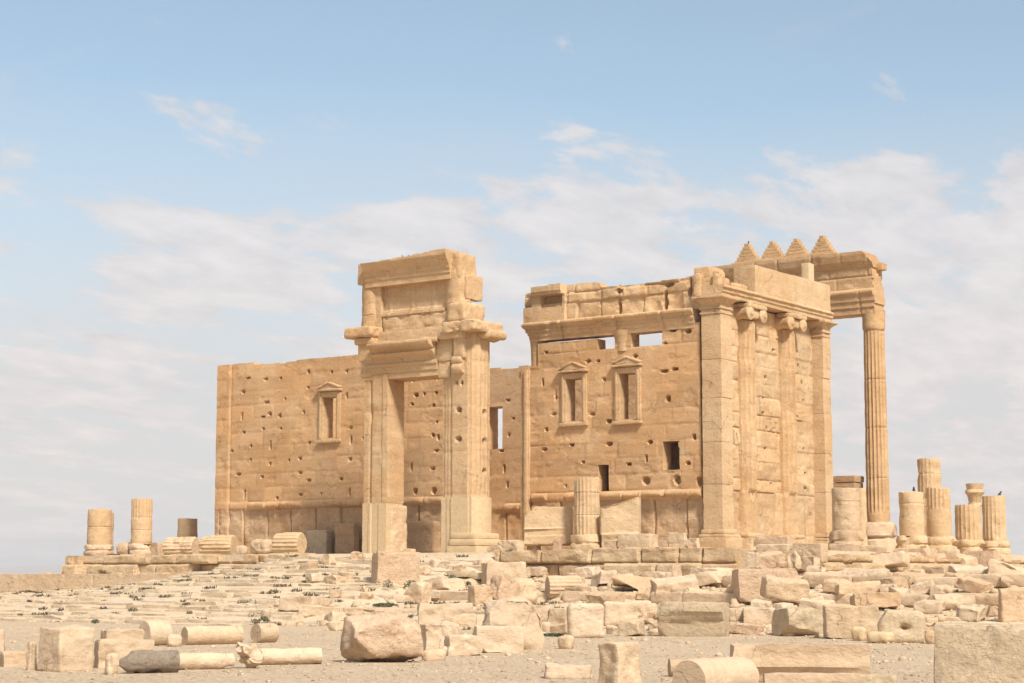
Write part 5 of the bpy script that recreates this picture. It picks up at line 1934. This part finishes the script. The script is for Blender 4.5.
def view_sampler(d0, d1, power=1.0):
    def f(r):
        D = d0 + (d1 - d0) * r.rand() ** power
        lat = (r.rand() - .5) * 1.15 * D * 1024 / F_PX
        back = np.array([FW[0], FW[1]]) / math.hypot(FW[0], FW[1])
        q = CAM[:2] + back * D + RT[:2] * lat
        return q[0], q[1]
    return f


scatter('gravel', 8000, view_sampler(30, 78, 1.3), 0.016, 0.075, M_GROUND, 1)
scatter('gravel', 700, view_sampler(50, 84), 0.03, 0.14, M_RUBP, 2)


def slope_sampler(r):
    return -7 + 33 * r.rand(), -30 + 20 * r.rand()


scatter('stone_chips', 2200, slope_sampler, 0.05, 0.32, M_RUB, 3)
scatter('stone_chips', 700, lambda r: (-45 + 38 * r.rand(), -32 + 22 * r.rand()), 0.04, 0.16, M_STAIR, 4)

# ---- dark blade clumps added to stand in for shaded cracks between the steps
rw = np.random.RandomState(91)
WV, WQ = [], []
for k in range(260):
    x0, y0 = -50 + 56 * rw.rand(), -30.5 + 20 * rw.rand()
    ln = .3 + 1.1 * rw.rand() ** 2
    nb = int(26 * ln) + 8
    bx_ = x0 + ln * (rw.rand(nb) - .5)
    by_ = y0 + .05 * rw.normal(size=nb)
    bh = H(bx_, by_)
    for i in range(nb):
        hgt = .05 + .10 * rw.rand()
        a = rw.rand() * 6.28
        c = np.array([bx_[i], by_[i], bh[i] + .02])
        u = np.array([math.cos(a), math.sin(a), 0]) * (.025 + .03 * rw.rand())
        tip = c + np.array([.05 * rw.normal(), .05 * rw.normal(), hgt])
        b0 = len(WV)
        WV += [c - u, c + u, tip + u * .4, tip - u * .4]
        WQ.append((b0, b0 + 1, b0 + 2, b0 + 3))
o = mk('crack_dashes', np.array(WV), [np.array(WQ)], M_CRACK_DASH, smooth=False, org=(-20, -20, -3))
o['kind'] = 'stuff'

# ---- low shrubs
def shrub(label, px, py, wpx, hpx, seed, plane=None):
    P = at(px, py, *plane) if plane else ground_at(px, py)[0] - ray(px, py) * 0.8
    D = (P - CAM) @ FW
    s = D / F_PX
    R_, Hh = wpx / 2 * s, hpx * s
    r = np.random.RandomState(seed)
    n = 260
    V, Q = [], []
    for k in range(n):
        th, rr = r.rand() * 6.28, r.rand() ** .5
        h = r.rand() ** .8 * math.sqrt(max(0.02, 1 - (rr * .9) ** 2))
        c = np.array([math.cos(th) * rr * R_, math.sin(th) * rr * R_, h * Hh])
        u = r.normal(size=3)
        u /= np.linalg.norm(u)
        v = np.cross(u, r.normal(size=3))
        v /= np.linalg.norm(v)
        a, b = (.09 + .06 * r.rand()) * max(R_, .25), .05 * max(R_, .25)
        b0 = len(V)
        V += [c - u * a, c + v * b, c + u * a, c - v * b]
        Q.append((b0, b0 + 1, b0 + 2, b0 + 3))
    # woody base
    for k in range(9):
        th = r.rand() * 6.28
        e = np.array([math.cos(th) * R_ * .6, math.sin(th) * R_ * .6, Hh * .7])
        b0 = len(V)
        V += [np.array([-.012, 0, -.05]), np.array([.012, 0, -.05]), e + [.006, 0, 0], e - [.006, 0, 0]]
        Q.append((b0, b0 + 1, b0 + 2, b0 + 3))
    o = mk('low_shrub', np.array(V) + P, [np.array(Q)], M_LEAF, smooth=False, org=P)
    tag(o, label, 'shrub', 'low green shrubs among the stones')


for a in (('dark shrub just right of the broad pinkish block', 388, 587, 11, 8, 1), ('widest dark shrub below the gateway opening', 412, 588, 17, 8, 2), ('small shrub touching the right end of the widest dark shrub', 421, 589, 7, 5, 3),
          ('small round shrub between the widest shrub and the green mound', 438, 586, 8, 6, 4), ('rounded green mound of a shrub below the right pier of the gateway', 452, 579, 9, 6, 5), ('flat little shrub left of the bright pitted block', 468, 585, 7, 4, 6),
          ('tiny shrub among steps below the left stumps', 95, 623, 8, 4, 8), ('low dull shrub on the left slope behind the flat slab', 82, 637, 14, 6, 9),
          ('low shrub at the left end of the first rubble row', 264, 621, 10, 6, 10), ('creeping weed on the step left of the long block', 385, 606, 26, 3, 11), ('creeping weed at the foot of the squarish pitted block', 553, 636, 22, 3, 12)):
    shrub(*a)
shrub('bushy little shrub at the right foot of the gateway', 509, 554, 9, 6, 21, (1, -9.6))
shrub('second bushy shrub on the platform edge, left of the carved block', 529, 555, 9, 5, 22, (1, -9.7))
shrub('dark tuft beside the rounded stone at the foot of the hall', 285, 558, 6, 5, 23, (1, -9.9))

# ---- birds
def bird(label, P, s, yaw, mat):
    V, F = lathemesh([(0, .02), (.06, .05), (.14, .075), (.2, .07), (.26, .045), (.29, .05), (.33, .045), (.36, .012)], 16, seed=3, rough=.002)
    V = V @ rotm(0, .55, 0).T
    m = MB()
    m.add(V, F)
    p, Q = blockmesh((.05, .16, .02), 1, rough=.0, rnd=.008, res=.03)
    m.add(p @ rotm(0, -.3).T + np.array([0, .09, .0]), [Q])
    for sg in (-1, 1):
        p, Q = blockmesh((.012, .012, .08), 1, rough=0, rnd=.003, res=.03)
        m.add(p + np.array([.025 * sg, -.03, -.02]), [Q])
    V = np.concatenate(m.V)
    V = (V - np.array([0, 0, V[:, 2].min()])) * s @ rotm(yaw).T
    o = mk('bird', V + np.asarray(P), [np.concatenate(f) for f in m.F.values()], mat)
    tag(o, label, 'bird', 'birds perched on the ruin')


def top_of(px, py_ref, axis, val):
    return at(px, py_ref, axis, val)


bird('dark bird perched on the leftmost merlon', at(748, 245, 1, CY - .3), .75, 1.0, M_BIRD)
bird('grey bird sitting on the plain rounded stump at right', at(914, 494.5, 0, 7.0), 1.2, .4, M_BIRD)
bird('dark bird standing on the rightmost fluted stump', at(998, 498, 0, 7.0), 1.2, 2.0, M_BIRD)
for px, py, lab in ((403, 256.5, 'small bird on the gateway top, left of three'), (408, 256, 'small bird on the gateway top, middle of three'), (417, 254.5, 'small bird on the gateway top, right of three')):
    bird(lab, at(px, py + 1, 1, GY + .6), .4, px * .7, M_BIRD)
